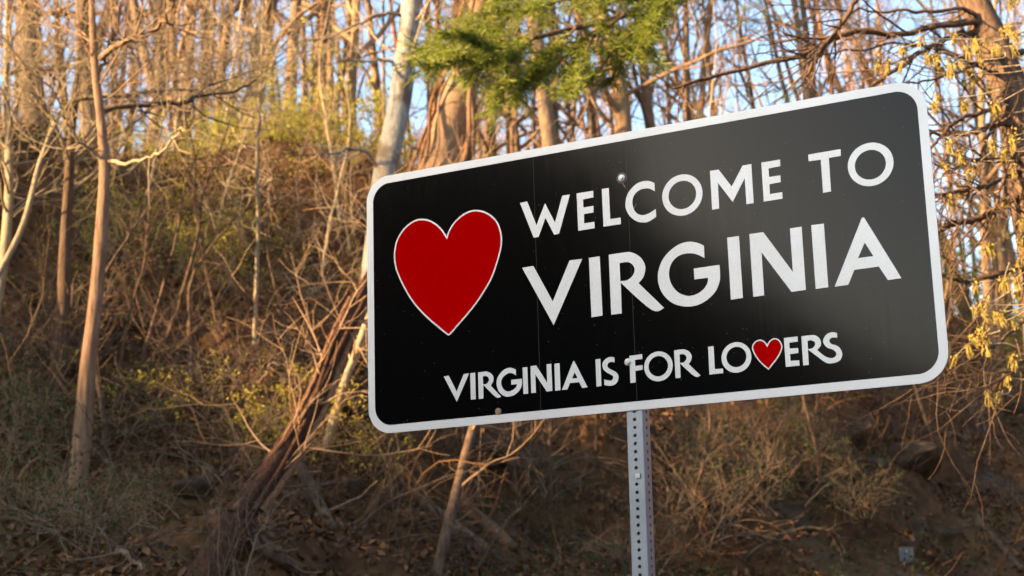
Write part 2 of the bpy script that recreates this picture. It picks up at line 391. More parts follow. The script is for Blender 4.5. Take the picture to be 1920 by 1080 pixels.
# ------------------------------------------------------------------ the welcome sign
GLYPH = json.loads('''{"welcome":[["W",[[[-0.378,0.2779],[-0.3506,0.2786],[-0.3187,0.1917],[-0.284,0.2623],[-0.2499,0.1907],[-0.2192,0.2786],[-0.1911,0.2783],[-0.2365,0.1508],[-0.2541,0.1501],[-0.2842,0.2121],[-0.3123,0.1507],[-0.3306,0.1508]]]],["E",[[[-0.1667,0.2781],[-0.1064,0.2779],[-0.1066,0.2556],[-0.1444,0.254],[-0.1441,0.2265],[-0.1078,0.2267],[-0.1082,0.2045],[-0.143,0.2044],[-0.1438,0.1726],[-0.1066,0.1727],[-0.1065,0.1511],[-0.1659,0.1508]]]],["L",[[[-0.0753,0.2792],[-0.0503,0.2786],[-0.0497,0.1734],[-0.0126,0.1732],[-0.0127,0.1514],[-0.0749,0.1518]]]],["C",[[[0.1107,0.2697],[0.0961,0.2781],[0.0827,0.2816],[0.0651,0.2816],[0.0453,0.2754],[0.0249,0.2599],[0.0122,0.2412],[0.0061,0.216],[0.0081,0.1971],[0.017,0.1772],[0.03,0.1623],[0.0469,0.1505],[0.0661,0.1453],[0.0855,0.1458],[0.1111,0.1577],[0.1111,0.1835],[0.0947,0.1758],[0.079,0.1708],[0.0654,0.17],[0.0482,0.1762],[0.0371,0.189],[0.0312,0.2085],[0.0321,0.227],[0.0398,0.2426],[0.056,0.2541],[0.0736,0.2569],[0.091,0.2547],[0.1107,0.2424]]]],["O",[[0.2036,0.2156,0.0686,0.0677],[0.2039,0.2158,0.047,0.0463]]],["M",[[[0.3012,0.2796],[0.33,0.2794],[0.37,0.2171],[0.4097,0.2798],[0.4383,0.2795],[0.4382,0.1534],[0.4146,0.153],[0.4143,0.2383],[0.3701,0.1673],[0.3251,0.2374],[0.3243,0.153],[0.301,0.1524]]]],["E",[[[0.4711,0.2789],[0.5318,0.279],[0.5309,0.2578],[0.4929,0.2564],[0.4929,0.2287],[0.5296,0.2286],[0.529,0.2069],[0.4924,0.2057],[0.4921,0.174],[0.5317,0.1743],[0.5315,0.1535],[0.4708,0.153]]]],["T",[[[0.6217,0.2797],[0.7233,0.2802],[0.7223,0.2591],[0.685,0.2584],[0.6841,0.1524],[0.6592,0.1525],[0.6597,0.2573],[0.6217,0.2583]]]],["O",[[0.8104,0.2176,0.0694,0.0673],[0.8096,0.2166,0.0471,0.046]]]],"virginia":[["V",[[[-0.3771,0.0536],[-0.3351,0.0543],[-0.2681,-0.0744],[-0.2015,0.0554],[-0.1556,0.0546],[-0.2679,-0.1532]]]],["I",[[[-0.1314,0.0545],[-0.0925,0.0546],[-0.0914,-0.1415],[-0.1308,-0.1432]]]],["R",[[[-0.0605,0.0554],[0.0015,0.0557],[0.0207,0.0518],[0.0395,0.0414],[0.0552,0.025],[0.065,0.0016],[0.0626,-0.0188],[0.0549,-0.036],[0.039,-0.0515],[0.1227,-0.1419],[0.0795,-0.1427],[-0.0226,-0.042],[-0.0238,-0.1427],[-0.0606,-0.1423]],[[-0.0237,0.0229],[-0.0001,0.0232],[0.0162,0.0171],[0.0266,0.0027],[0.0267,-0.0116],[0.0183,-0.0261],[0.0026,-0.0358],[-0.0113,-0.0374],[-0.0237,-0.0363]]]],["G",[[[0.267,0.0408],[0.2483,0.0516],[0.2248,0.0595],[0.1981,0.0598],[0.1707,0.0507],[0.1428,0.0326],[0.1226,0.0095],[0.1104,-0.0173],[0.1063,-0.0425],[0.109,-0.0686],[0.1198,-0.0955],[0.1426,-0.1226],[0.1685,-0.1384],[0.1999,-0.1467],[0.2343,-0.1462],[0.2692,-0.1328],[0.2967,-0.1097],[0.3115,-0.0813],[0.315,-0.0566],[0.3147,-0.0274],[0.2291,-0.0282],[0.2293,-0.0633],[0.2746,-0.0635],[0.2724,-0.0789],[0.2609,-0.0952],[0.2418,-0.108],[0.2203,-0.1135],[0.1992,-0.1119],[0.1733,-0.0983],[0.1557,-0.077],[0.1463,-0.0528],[0.1455,-0.027],[0.1544,-0.0025],[0.1714,0.0146],[0.1933,0.0227],[0.22,0.0227],[0.2435,0.0151],[0.2665,0.0011]]]],["I",[[[0.3451,0.0557],[0.384,0.0557],[0.3843,-0.1413],[0.3452,-0.1422]]]],["N",[[[0.4179,0.0566],[0.4628,0.0568],[0.5481,-0.0805],[0.5482,0.0564],[0.5852,0.0564],[0.5846,-0.1408],[0.5397,-0.1415],[0.4533,-0.0059],[0.453,-0.142],[0.4178,-0.1419]]]],["I",[[[0.6154,0.0569],[0.6548,0.0561],[0.6543,-0.1412],[0.6152,-0.1417]]]],["A",[[[0.7719,0.0575],[0.7784,0.0573],[0.8744,-0.1413],[0.8342,-0.1419],[0.811,-0.0981],[0.7372,-0.0984],[0.7152,-0.1413],[0.6737,-0.1421]],[[0.7744,-0.0197],[0.7971,-0.0645],[0.7506,-0.0643]]]]],"tag":[["V",[[[-0.6873,-0.2829],[-0.6678,-0.2814],[-0.6386,-0.3389],[-0.6095,-0.2818],[-0.5889,-0.2815],[-0.6386,-0.3735]]]],["I",[[[-0.5848,-0.2819],[-0.5659,-0.2815],[-0.5657,-0.3707],[-0.5844,-0.371]]]],["R",[[[-0.5545,-0.2819],[-0.5307,-0.2817],[-0.5189,-0.2831],[-0.5056,-0.2904],[-0.4973,-0.3024],[-0.4976,-0.3143],[-0.5016,-0.3229],[-0.5077,-0.3313],[-0.4703,-0.3707],[-0.4896,-0.3709],[-0.5354,-0.326],[-0.537,-0.371],[-0.5544,-0.3714]],[[-0.5375,-0.2983],[-0.5278,-0.2965],[-0.5177,-0.3005],[-0.5138,-0.3098],[-0.5174,-0.3184],[-0.5252,-0.3237],[-0.536,-0.3238]]]],["G",[[[-0.4349,-0.278],[-0.4534,-0.2814],[-0.4705,-0.2931],[-0.4827,-0.3098],[-0.4856,-0.3229],[-0.4843,-0.3364],[-0.4773,-0.3534],[-0.4644,-0.3665],[-0.4496,-0.373],[-0.4404,-0.3734],[-0.4236,-0.371],[-0.4075,-0.3623],[-0.3957,-0.3492],[-0.3909,-0.3356],[-0.3908,-0.3191],[-0.4304,-0.3188],[-0.4304,-0.335],[-0.4084,-0.3352],[-0.414,-0.346],[-0.4248,-0.3528],[-0.4399,-0.3565],[-0.4523,-0.3535],[-0.462,-0.3445],[-0.4675,-0.3321],[-0.4679,-0.3201],[-0.4609,-0.3074],[-0.4472,-0.2983],[-0.4353,-0.2956],[-0.423,-0.2987],[-0.4123,-0.3061],[-0.4121,-0.2867],[-0.4233,-0.2809]]]],["I",[[[-0.3868,-0.2823],[-0.3693,-0.2824],[-0.3693,-0.3701],[-0.3864,-0.3701]]]],["N",[[[-0.3575,-0.2805],[-0.3363,-0.2806],[-0.2982,-0.342],[-0.2985,-0.2804],[-0.2813,-0.2801],[-0.2807,-0.3692],[-0.3006,-0.3697],[-0.3408,-0.3091],[-0.3407,-0.3696],[-0.3575,-0.3696]]]],["I",[[[-0.2698,-0.2813],[-0.2513,-0.2813],[-0.2513,-0.3696],[-0.2704,-0.3697]]]],["A",[[[-0.2018,-0.2793],[-0.1984,-0.2792],[-0.1545,-0.369],[-0.1735,-0.3699],[-0.1836,-0.3498],[-0.2165,-0.3497],[-0.2266,-0.3696],[-0.2458,-0.3694]],[[-0.1982,-0.316],[-0.1884,-0.3358],[-0.2083,-0.3359]]]],["I",[[[-0.1227,-0.2823],[-0.1054,-0.2814],[-0.1054,-0.3697],[-0.1227,-0.3703]]]],["S",[[[-0.0558,-0.2819],[-0.0709,-0.2792],[-0.0851,-0.2832],[-0.0965,-0.2936],[-0.0991,-0.3049],[-0.096,-0.3167],[-0.0871,-0.3262],[-0.0734,-0.3348],[-0.0644,-0.3414],[-0.0632,-0.3486],[-0.0681,-0.3546],[-0.0759,-0.3553],[-0.0852,-0.353],[-0.0951,-0.3496],[-0.0949,-0.3674],[-0.0859,-0.3701],[-0.0736,-0.372],[-0.0595,-0.3697],[-0.0491,-0.3614],[-0.0446,-0.349],[-0.0455,-0.3403],[-0.0515,-0.3312],[-0.0621,-0.3244],[-0.0742,-0.3174],[-0.0802,-0.3118],[-0.0814,-0.3052],[-0.078,-0.2984],[-0.0701,-0.2956],[-0.0623,-0.2963],[-0.0563,-0.2991]]]],["F",[[[-0.0041,-0.2829],[0.0401,-0.2817],[0.0401,-0.2967],[0.014,-0.2976],[0.0143,-0.3172],[0.0394,-0.3166],[0.0391,-0.3315],[0.0142,-0.3326],[0.0136,-0.3692],[-0.0044,-0.37]]]],["O",[[0.0934,-0.326,0.0484,0.0473],[0.093,-0.3255,0.0331,0.0323]]],["R",[[[0.1487,-0.281],[0.1744,-0.2804],[0.1847,-0.2819],[0.1977,-0.2889],[0.2058,-0.3017],[0.2055,-0.3129],[0.2018,-0.321],[0.1947,-0.3289],[0.2322,-0.3684],[0.2124,-0.3689],[0.1667,-0.3242],[0.1658,-0.369],[0.1491,-0.3691]],[[0.1661,-0.2958],[0.1765,-0.2956],[0.1852,-0.2996],[0.1889,-0.3084],[0.1857,-0.3165],[0.178,-0.3221],[0.1661,-0.3221]]]],["L",[[[0.2621,-0.2819],[0.2802,-0.281],[0.2798,-0.3535],[0.3067,-0.3542],[0.3065,-0.3685],[0.2617,-0.3685]]]],["O",[[0.3518,-0.324,0.0482,0.0473],[0.3521,-0.3228,0.0322,0.0316]]],["E",[[[0.5061,-0.2804],[0.5491,-0.2801],[0.5487,-0.2956],[0.5221,-0.2964],[0.5219,-0.3143],[0.5482,-0.3155],[0.5479,-0.3309],[0.522,-0.3314],[0.5221,-0.3518],[0.5493,-0.3533],[0.5491,-0.3691],[0.5063,-0.3689]]]],["RS",[[[0.5609,-0.2809],[0.5901,-0.2808],[0.6036,-0.283],[0.6151,-0.2926],[0.6195,-0.3051],[0.6172,-0.3168],[0.6065,-0.3277],[0.6221,-0.3435],[0.6365,-0.3533],[0.6498,-0.3564],[0.659,-0.3541],[0.6638,-0.3464],[0.6616,-0.3387],[0.6532,-0.3311],[0.64,-0.3252],[0.6316,-0.3168],[0.6266,-0.3058],[0.6286,-0.2955],[0.6369,-0.2852],[0.6479,-0.2796],[0.6585,-0.2793],[0.6703,-0.2828],[0.6702,-0.2978],[0.6588,-0.2951],[0.6496,-0.2971],[0.6458,-0.3034],[0.6472,-0.3095],[0.6528,-0.3154],[0.6645,-0.3196],[0.6745,-0.3274],[0.6809,-0.3415],[0.6809,-0.3519],[0.6756,-0.3632],[0.6638,-0.3702],[0.6501,-0.3722],[0.6352,-0.3707],[0.6208,-0.3614],[0.5994,-0.342],[0.5783,-0.3232],[0.5776,-0.3697],[0.5604,-0.3698]],[[0.5786,-0.2973],[0.589,-0.296],[0.5993,-0.3006],[0.6018,-0.3084],[0.5982,-0.3163],[0.5902,-0.3215],[0.5782,-0.3214]]]]],"heart":[["big",[[[-0.6652,0.203],[-0.6557,0.2225],[-0.6387,0.2446],[-0.6164,0.2622],[-0.5887,0.2753],[-0.5642,0.2802],[-0.5452,0.2786],[-0.5211,0.2718],[-0.4947,0.2564],[-0.4713,0.2336],[-0.4563,0.2036],[-0.4498,0.1738],[-0.4506,0.1475],[-0.4561,0.1219],[-0.4706,0.0808],[-0.4905,0.0357],[-0.5155,-0.0007],[-0.5513,-0.044],[-0.5926,-0.0844],[-0.6311,-0.1181],[-0.6532,-0.1383],[-0.6656,-0.1446],[-0.6776,-0.1368],[-0.7071,-0.112],[-0.7448,-0.0789],[-0.7828,-0.0405],[-0.8128,-0.0029],[-0.8402,0.0421],[-0.8607,0.0831],[-0.8743,0.1193],[-0.8795,0.1547],[-0.8776,0.1818],[-0.8701,0.2107],[-0.8569,0.2338],[-0.8338,0.2579],[-0.808,0.2729],[-0.7854,0.2796],[-0.7643,0.2795],[-0.7406,0.2738],[-0.7157,0.2607],[-0.6939,0.2427],[-0.6777,0.2232]]]],["small",[[[0.4523,-0.2952],[0.4586,-0.2856],[0.468,-0.2793],[0.4771,-0.2774],[0.4873,-0.281],[0.4956,-0.2903],[0.4999,-0.3039],[0.4977,-0.3153],[0.4908,-0.329],[0.4785,-0.3452],[0.4642,-0.3597],[0.4521,-0.3727],[0.4387,-0.3608],[0.4247,-0.3455],[0.4123,-0.3268],[0.4051,-0.3099],[0.4036,-0.298],[0.4072,-0.2882],[0.4169,-0.2797],[0.4276,-0.2769],[0.438,-0.279],[0.4466,-0.2858]]]]]}''')
SIGN_Z = 2.67648
W2, H2 = 0.9906, 0.4572

def sheet_mat(name, c, rough, spec):
    """reflective sheeting: fine honeycomb cells under a clear smooth film"""
    m, nt, b, N, Lk = new_mat(name)
    b.inputs['Roughness'].default_value = rough
    b.inputs['Metallic'].default_value = 0.2
    b.inputs['Specular IOR Level'].default_value = spec
    tc = N.new('ShaderNodeTexCoord'); vo = N.new('ShaderNodeTexVoronoi'); vo.feature = 'DISTANCE_TO_EDGE'
    vo.inputs['Scale'].default_value = 260.0; vo.inputs['Randomness'].default_value = 0.25
    Lk.new(tc.outputs['Object'], vo.inputs['Vector'])
    r = ramp(N, [(0.02, tuple(v * 0.86 for v in c)), (0.12, c)]); Lk.new(vo.outputs['Distance'], r.inputs['Fac'])
    nz = N.new('ShaderNodeTexNoise'); nz.inputs['Scale'].default_value = 5.0; nz.inputs['Detail'].default_value = 8
    Lk.new(tc.outputs['Object'], nz.inputs['Vector'])
    r2 = ramp(N, [(0.3, (0.93, 0.93, 0.92)), (0.6, (1, 1, 1))]); Lk.new(nz.outputs['Fac'], r2.inputs['Fac'])
    mx = N.new('ShaderNodeMixRGB'); mx.blend_type = 'MULTIPLY'; mx.inputs['Fac'].default_value = 1
    Lk.new(r.outputs['Color'], mx.inputs['Color1']); Lk.new(r2.outputs['Color'], mx.inputs['Color2'])
    Lk.new(mx.outputs['Color'], b.inputs['Base Color'])
    return m

def black_film():
    m, nt, b, N, Lk = new_mat('black_film')
    b.inputs['Base Color'].default_value = (0.0012, 0.0012, 0.0013, 1)
    b.inputs['Specular IOR Level'].default_value = 0.17
    tc = N.new('ShaderNodeTexCoord'); mp = N.new('ShaderNodeMapping'); mp.inputs['Scale'].default_value = (22, 1, 1.2)
    nz = N.new('ShaderNodeTexNoise'); nz.inputs['Scale'].default_value = 4.0; nz.inputs['Detail'].default_value = 7
    Lk.new(tc.outputs['Object'], mp.inputs['Vector']); Lk.new(mp.outputs[0], nz.inputs['Vector'])
    mr = N.new('ShaderNodeMapRange'); mr.inputs['To Min'].default_value = 0.09; mr.inputs['To Max'].default_value = 0.14
    Lk.new(nz.outputs['Fac'], mr.inputs['Value']); Lk.new(mr.outputs[0], b.inputs['Roughness'])
    nb = N.new('ShaderNodeTexNoise'); nb.inputs['Scale'].default_value = 1.6; nb.inputs['Detail'].default_value = 3
    bp = N.new('ShaderNodeBump'); bp.inputs['Strength'].default_value = 0.12; bp.inputs['Distance'].default_value = 0.01   # slight buckling of the sheet
    Lk.new(tc.outputs['Object'], nb.inputs['Vector']); Lk.new(nb.outputs['Fac'], bp.inputs['Height']); Lk.new(bp.outputs['Normal'], b.inputs['Normal'])
    n2 = N.new('ShaderNodeTexVoronoi'); n2.inputs['Scale'].default_value = 34.0     # specks of road grit
    Lk.new(tc.outputs['Object'], n2.inputs['Vector'])
    r = ramp(N, [(0.035, (0.10, 0.10, 0.09)), (0.06, (0.0012, 0.0012, 0.0013))]); Lk.new(n2.outputs['Distance'], r.inputs['Fac'])
    Lk.new(r.outputs['Color'], b.inputs['Base Color'])
    return m

WHITE_SHEET = sheet_mat('white_sheeting', (0.63, 0.625, 0.61), 0.30, 0.5)
RED_SHEET = mat_plain('red_sheeting', (0.40, 0.0, 0.0), 0.5, spec=0.0)
BLACK_FILM = black_film()
ALU = mat_plain('aluminium', (0.55, 0.56, 0.57), 0.45, metal=0.9)
SEAM = mat_plain('seam_line', (0.003, 0.003, 0.003), 0.5)
SEAM_DARK = mat_plain('seam_edge', (0.45, 0.45, 0.45), 0.5)
ZINC = mat_plain('galvanised_steel', (0.245, 0.275, 0.30), 0.42, metal=0.6, spec=0.5, mottled=0.10, scale=9.0)
STEEL = mat_plain('bolt_steel', (0.50, 0.50, 0.48), 0.35, metal=0.7, mottled=0.25, scale=300.0)
RUST = mat_plain('rusty_steel', (0.26, 0.15, 0.09), 0.85, mottled=0.45, scale=260.0)
STAIN = mat_plain('rust_stain', (0.20, 0.085, 0.03), 0.7, mottled=0.5, scale=160.0)
RUBBER = mat_plain('black_washer', (0.012, 0.012, 0.016), 0.4)

def smooth_poly(P, corner=48.0, n=5):
    P = np.array(P); N = len(P); out = []
    d = np.roll(P, -1, 0) - P
    a = np.degrees(np.arctan2(d[:, 1], d[:, 0]))
    turn = np.abs((a - np.roll(a, 1) + 180) % 360 - 180)
    cor = turn > corner
    for i in range(N):
        p1, p2 = P[i], P[(i + 1) % N]
        if cor[i] and cor[(i + 1) % N]:
            out.append(p1); continue
        p0 = p1 - (p2 - p1) * 0.0 if cor[i] else P[i - 1]
        p3 = p2 if cor[(i + 1) % N] else P[(i + 2) % N]
        for k in range(n):
            f = k / n
            out.append(0.5 * (2 * p1 + (p2 - p0) * f + (2 * p0 - 5 * p1 + 4 * p2 - p3) * f**2 + (3 * p1 - p0 - 3 * p2 + p3) * f**3))
    return np.array(out)

def ellipse(cx, cy, a, b, n=72):
    t = np.linspace(0, 2 * np.pi, n, endpoint=False)
    return np.stack([cx + a * np.cos(t), cy + b * np.sin(t)], -1)

def round_rect(w, h, r, n=14):
    pts = []
    for cx, cy, a0 in ((w - r, h - r, 0), (-w + r, h - r, 90), (-w + r, -h + r, 180), (w - r, -h + r, 270)):
        for k in range(n + 1):
            a = math.radians(a0 + 90 * k / n); pts.append((cx + r * math.cos(a), cy + r * math.sin(a)))
    return np.array(pts)

def inset(P, d):
    P = np.array(P)
    e1 = unit(P - np.roll(P, 1, 0)); e2 = unit(np.roll(P, -1, 0) - P)
    area = 0.5 * np.sum(P[:, 0] * np.roll(P[:, 1], -1) - np.roll(P[:, 0], -1) * P[:, 1])
    s = 1 if area > 0 else -1
    n1 = np.stack([-e1[:, 1], e1[:, 0]], -1) * s; n2 = np.stack([-e2[:, 1], e2[:, 0]], -1) * s
    b = unit(n1 + n2); c = np.maximum(np.sum(b * n1, -1), 0.45)
    return P + b * (d / c)[:, None]

def plate(name, loops, y0, y1, mat, parent, uz=SIGN_Z):
    """flat cut-out standing in the plane of the sign: outlines in metres, back at depth y0, face at y1 (towards the road)"""
    cu = bpy.data.curves.new(name, 'CURVE'); cu.dimensions = '2D'; cu.fill_mode = 'BOTH'
    for lp in loops:
        sp = cu.splines.new('POLY'); sp.points.add(len(lp) - 1)
        for p, q in zip(sp.points, lp): p.co = (q[0], q[1], 0, 1)
        sp.use_cyclic_u = True
    cu.extrude = abs(y1 - y0) / 2
    tmp = bpy.data.objects.new('tmp', cu); col.objects.link(tmp)
    dg = bpy.context.evaluated_depsgraph_get()
    me = bpy.data.meshes.new_from_object(tmp.evaluated_get(dg))
    bpy.data.objects.remove(tmp); bpy.data.curves.remove(cu)
    n = len(me.vertices); co = np.zeros(n * 3, np.float32); me.vertices.foreach_get('co', co); co = co.reshape(-1, 3)
    mid = (y0 + y1) / 2
    new = np.stack([co[:, 0], -(mid + co[:, 2]), co[:, 1] + uz], -1)
    me.vertices.foreach_set('co', new.astype(np.float32).ravel())
    me.name = name; me.materials.clear(); me.update()
    me.polygons.foreach_set('use_smooth', np.zeros(len(me.polygons), bool))
    return obj(name, me, mat, parent)

def turned(name, profile, mat, parent, u, z, n=20, sides=None):
    """part turned about the axis that points out of the sign face; profile = (radius, depth) pairs"""
    n = sides or n; a = np.arange(n) * 2 * np.pi / n + 0.3
    V = [np.stack([u + r * np.cos(a), np.full(n, -d), z + r * np.sin(a)], -1) for r, d in profile]
    K = len(profile); ix = np.arange(K * n).reshape(K, n); nxx = np.roll(ix, -1, 1)
    F = np.stack([ix[:-1], nxx[:-1], nxx[1:], ix[1:]], -1).reshape(-1, 4)
    return obj(name, mesh_np(name, np.concatenate(V), F, smooth=False), mat, parent)

sign = empty('welcome_sign', (0.37085, 4.82610, 0.0))
sign.rotation_euler = (0, 0, math.atan2(-0.46127, 0.88726))
tag(sign, 'black welcome sign with white border, red hearts and white capitals, on one perforated steel post', 'road sign')
plate('panel', [round_rect(W2, H2, 0.09)], -0.0035, 0.0, ALU, sign)
plate('border', [round_rect(W2, H2, 0.09), round_rect(W2 - 0.0268, H2 - 0.0272, 0.066)[::-1]], 0.0001, 0.0007, WHITE_SHEET, sign)
face = plate('black_face', [round_rect(W2 - 0.0270, H2 - 0.0274, 0.066)], 0.0001, 0.0005, BLACK_FILM, sign)
for line in ('welcome', 'virginia', 'tag'):
    for ch, ps in GLYPH[line]:
        if ch == 'O':
            loops = [ellipse(*ps[0]), ellipse(*ps[1])[::-1]]
        else:
            loops = [smooth_poly(p) for p in ps]
        o = plate('letter', loops, 0.0003, 0.0010, WHITE_SHEET, face)
        o['label'] = 'white capital ' + (ch if len(ch) == 1 else 'R joined to S')
for (ch, ps), d in zip(GLYPH['heart'], (0.0056, 0.0040)):
    P = smooth_poly(ps[0])
    h = plate('heart', [inset(P, d)], 0.0003, 0.0014, RED_SHEET, face)
    h['label'] = 'large red heart with thin white outline' if ch == 'big' else 'small red heart standing for the letter V'
    plate('heart_outline', [P], 0.0003, 0.0010, WHITE_SHEET, face)
for u, um in ((-0.3232, -0.0021), (0.0155, 0.0)):
    w = 0.00045
    def seam(v0, v1, nm, mt, yy):
        plate(nm, [np.array([(u + um * (0.45 - v0) - w, v0), (u + um * (0.45 - v0) + w, v0), (u + um * (0.45 - v1) + w, v1), (u + um * (0.45 - v1) - w, v1)])], 0.0003, yy, mt, sign)
    seam(-0.4290, 0.4290, 'seam', SEAM, 0.0007)
    seam(0.4302, 0.4570, 'seam', SEAM_DARK, 0.0009)
    seam(-0.4570, -0.4302, 'seam', SEAM_DARK, 0.0009)
plate('scratch', [np.array([(0.0275, 0.183), (0.0282, 0.1826), (0.0445, 0.211), (0.0440, 0.2113)])], 0.0003, 0.0008, mat_plain('scratch_metal', (0.35, 0.35, 0.33), 0.5), face)

def bolt(u, v, big):
    z = SIGN_Z + v
    b = turned('bolt', [(0.0115, 0.0006), (0.0115, 0.0026), (0.0108, 0.0034), (0.0082, 0.0036), (0.0, 0.0036)], STEEL, sign, u, z, 28)
    turned('bolt_head', [(0.0076, 0.0030), (0.0076, 0.0085), (0.0066, 0.0098), (0.0042, 0.0099), (0.0036, 0.0088), (0.0, 0.0088)], STEEL, b, u, z, 24)
    if big:
        turned('washer', [(0.0185, 0.0006), (0.0183, 0.0013), (0.0130, 0.0014), (0.0, 0.0014)], RUBBER, b, u, z, 28)
bolt(-0.0030, 0.3052, True)
bolt(-0.0100, -0.3021, False)
plate('rust_streak', [smooth_poly([(-0.0030, 0.294), (0.0025, 0.292), (0.0030, 0.284), (0.0080, 0.277), (0.0092, 0.2665), (0.0052, 0.2725), (0.0005, 0.281), (-0.0032, 0.288)])], 0.0003, 0.00065, STAIN, face)
rb = turned('bolt', [(0.0118, 0.0006), (0.0118, 0.0040), (0.0095, 0.0058), (0.0, 0.0062)], RUST, sign, -0.4810, SIGN_Z - 0.4195, 9)
rb['label'] = 'rusty bolt head near the lower edge'
turned('bolt_hole', [(0.0042, 0.0003), (0.0040, 0.0007), (0.0, 0.0007)], RUBBER, sign, 0.3731, SIGN_Z + 0.2724, 12)

def square_post(name, w, t, z0, z1, pitch, hole, zref, mat, parent):
    """square steel tube with a row of round holes down each side"""
    nseg = 16; parts = []
    k0 = math.ceil((z0 - zref) / pitch); k1 = math.floor((z1 - zref) / pitch)
    zc = zref + np.arange(k0, k1) * pitch
    c = 0.0048                                      # rounded edge of the tube
    hw = w / 2 - c
    a = np.arange(nseg) * 2 * np.pi / nseg
    sq = np.stack([np.cos(a), np.sin(a)], -1); sq = sq / np.max(np.abs(sq), axis=1, keepdims=True)
    outer = np.stack([sq[:, 0] * hw, sq[:, 1] * pitch / 2], -1)
    inner = np.stack([np.cos(a) * hole / 2, np.sin(a) * hole / 2], -1)
    for q in range(4):
        ang = q * np.pi / 2; ca, sa = math.cos(ang), math.sin(ang)
        def put(xz, depth, zo):
            x, y = xz[:, 0], np.full(len(xz), -depth)
            return np.stack([x * ca - y * sa, x * sa + y * ca, xz[:, 1] + zo], -1)
        for zo in zc:
            V = np.concatenate([put(outer, w / 2, zo), put(inner, w / 2, zo), put(inner, w / 2 - t, zo), put(outer, w / 2 - t, zo)])
            i = np.arange(nseg); j = (i + 1) % nseg
            F = np.concatenate([np.stack([i + b0, j + b0, j + b0 + nseg, i + b0 + nseg], -1) for b0 in (0, nseg, 2 * nseg)])
            parts.append((V, F))
        # the rounded edge between this side and the next, and the plain flat strips up to the hole cells are part of the cells
        ar = np.radians(np.linspace(-90, 0, 6))
        prof = np.stack([hw + c * np.cos(ar), -hw + c * np.sin(ar)], -1)
        pr = np.stack([prof[:, 0] * ca - prof[:, 1] * sa, prof[:, 0] * sa + prof[:, 1] * ca], -1)
        zz = np.array([zc[0] - pitch / 2, zc[-1] + pitch / 2])
        V = np.concatenate([np.concatenate([pr, np.full((6, 1), z)], 1) for z in zz])
        i = np.arange(5); parts.append((V, np.stack([i, i + 1, i + 7, i + 6], -1)))
    V, F = join(parts)
    return obj(name, mesh_np(name, V, F, smooth=False), mat, parent)

zref = SIGN_Z - 0.4855
post = square_post('post', 0.0575, 0.003, -0.35, SIGN_Z + 0.44, 0.0254, 0.0112, zref, ZINC, sign)
post.location = (0.0068 - 0.0104 * SIGN_Z, 0.0035 + 0.0575 / 2 + 0.0005, 0)
post.rotation_euler = (0, 0.0104, 0)
nz_ = zref - 7 * 0.0254
nut = plate('nut', [np.array([(-0.002, -0.0065), (0.0135, -0.0070), (0.0140, 0.0065), (-0.0015, 0.0070)])], 0.0, 0.006, STEEL, sign, uz=nz_)
nut.location = (0.0068 + 0.0104 * (nz_ - SIGN_Z), 0.0034, 0)

# ------------------------------------------------------------------ trees and shrubs
def leaves(rng, C, size, flat=None, asp=0.55):
    """one bent little quad per centre"""
    n = len(C)
    nrm = unit(rng.normal(0, 1, (n, 3)) + (0 if flat is None else np.array([0, 0, flat])))
    a = unit(np.cross(nrm, rng.normal(0, 1, (n, 3)))); b = np.cross(nrm, a)
    s = (size * rng.uniform(0.6, 1.3, n))[:, None]
    V = np.stack([C - a * s, C + b * s * asp + nrm * s * 0.25, C + a * s, C - b * s * asp + nrm * s * 0.2], 1)
    return V.reshape(-1, 3), np.arange(n * 4).reshape(n, 4)

def tree_meshes(seed, H=15.0, r0=0.16, n1=20, n2=85, n3=270, low=0.2, fork=False, wig=0.03, bl=0.30):
    rng = np.random.default_rng(seed)
    P0, R0 = grow(rng, np.array([[0, 0, -0.4]]), np.array([[rng.normal(0, 0.05), rng.normal(0, 0.05), 1]]), np.array([H]), np.array([r0]), 26, wig, 0.02, 0.12)
    R0[:, 0] *= 1.45; R0[:, 1] *= 1.12
    tr = [tubes(P0, R0, 10)]
    src_P, src_R = P0, R0
    if fork:
        i = int(26 * rng.uniform(0.16, 0.3))
        P1, R1 = grow(rng, P0[:, i], unit(P0[:, i + 1] - P0[:, i]) + np.array([[rng.choice([-1, 1]) * 0.28, rng.normal(0, 0.15), 0]]), np.array([H * 0.7]), R0[:, i] * 0.72, 26, wig, 0.05, 0.12)
        tr.append(tubes(P1, R1, 8)); src_P = np.concatenate([P0, P1]); src_R = np.concatenate([R0, R1])
    s, d, r, t, pi = spawn(rng, src_P, src_R, n1, low, 0.97, 30, 75, 0.42, 0.1)
    P1, R1 = grow(rng, s, d, (1.05 - t) * H * bl * rng.uniform(0.5, 1.1, n1) + 0.7, np.clip(r, 0.012, 0.06), 9, 0.14, 0.06, 0.2)
    s, d, r, t, pi = spawn(rng, P1, R1, n2, 0.12, 1.0, 25, 70, 0.55, 0.05)
    P2, R2 = grow(rng, s, d, rng.uniform(0.5, 2.0, n2), np.maximum(r, 0.0065), 6, 0.16, 0.04, 0.35)
    s, d, r, t, pi = spawn(rng, P2, R2, n3, 0.1, 1.0, 25, 70, 0.6, 0.03)
    P3, R3 = grow(rng, s, d, rng.uniform(0.25, 0.9, n3), np.maximum(r, 0.0032), 4, 0.2, 0.0, 0.5)
    Vt, Ft = join(tr); Vc, Fc = join([tubes(P1, R1, 5), tubes(P2, R2, 4), tubes(P3, R3, 3)])
    return mesh_np('trunk', Vt, Ft), mesh_np('crown', Vc, Fc)

class Proto:
    def __init__(s, seed, bark, **k):
        s.r0 = k.get('r0', 0.16)
        s.trunk, s.crown = tree_meshes(seed, **k)
        s.trunk.materials.append(bark); s.crown.materials.append(bark if bark in (BARK_STRAW, BARK_LOW) else BARK_TWIG)

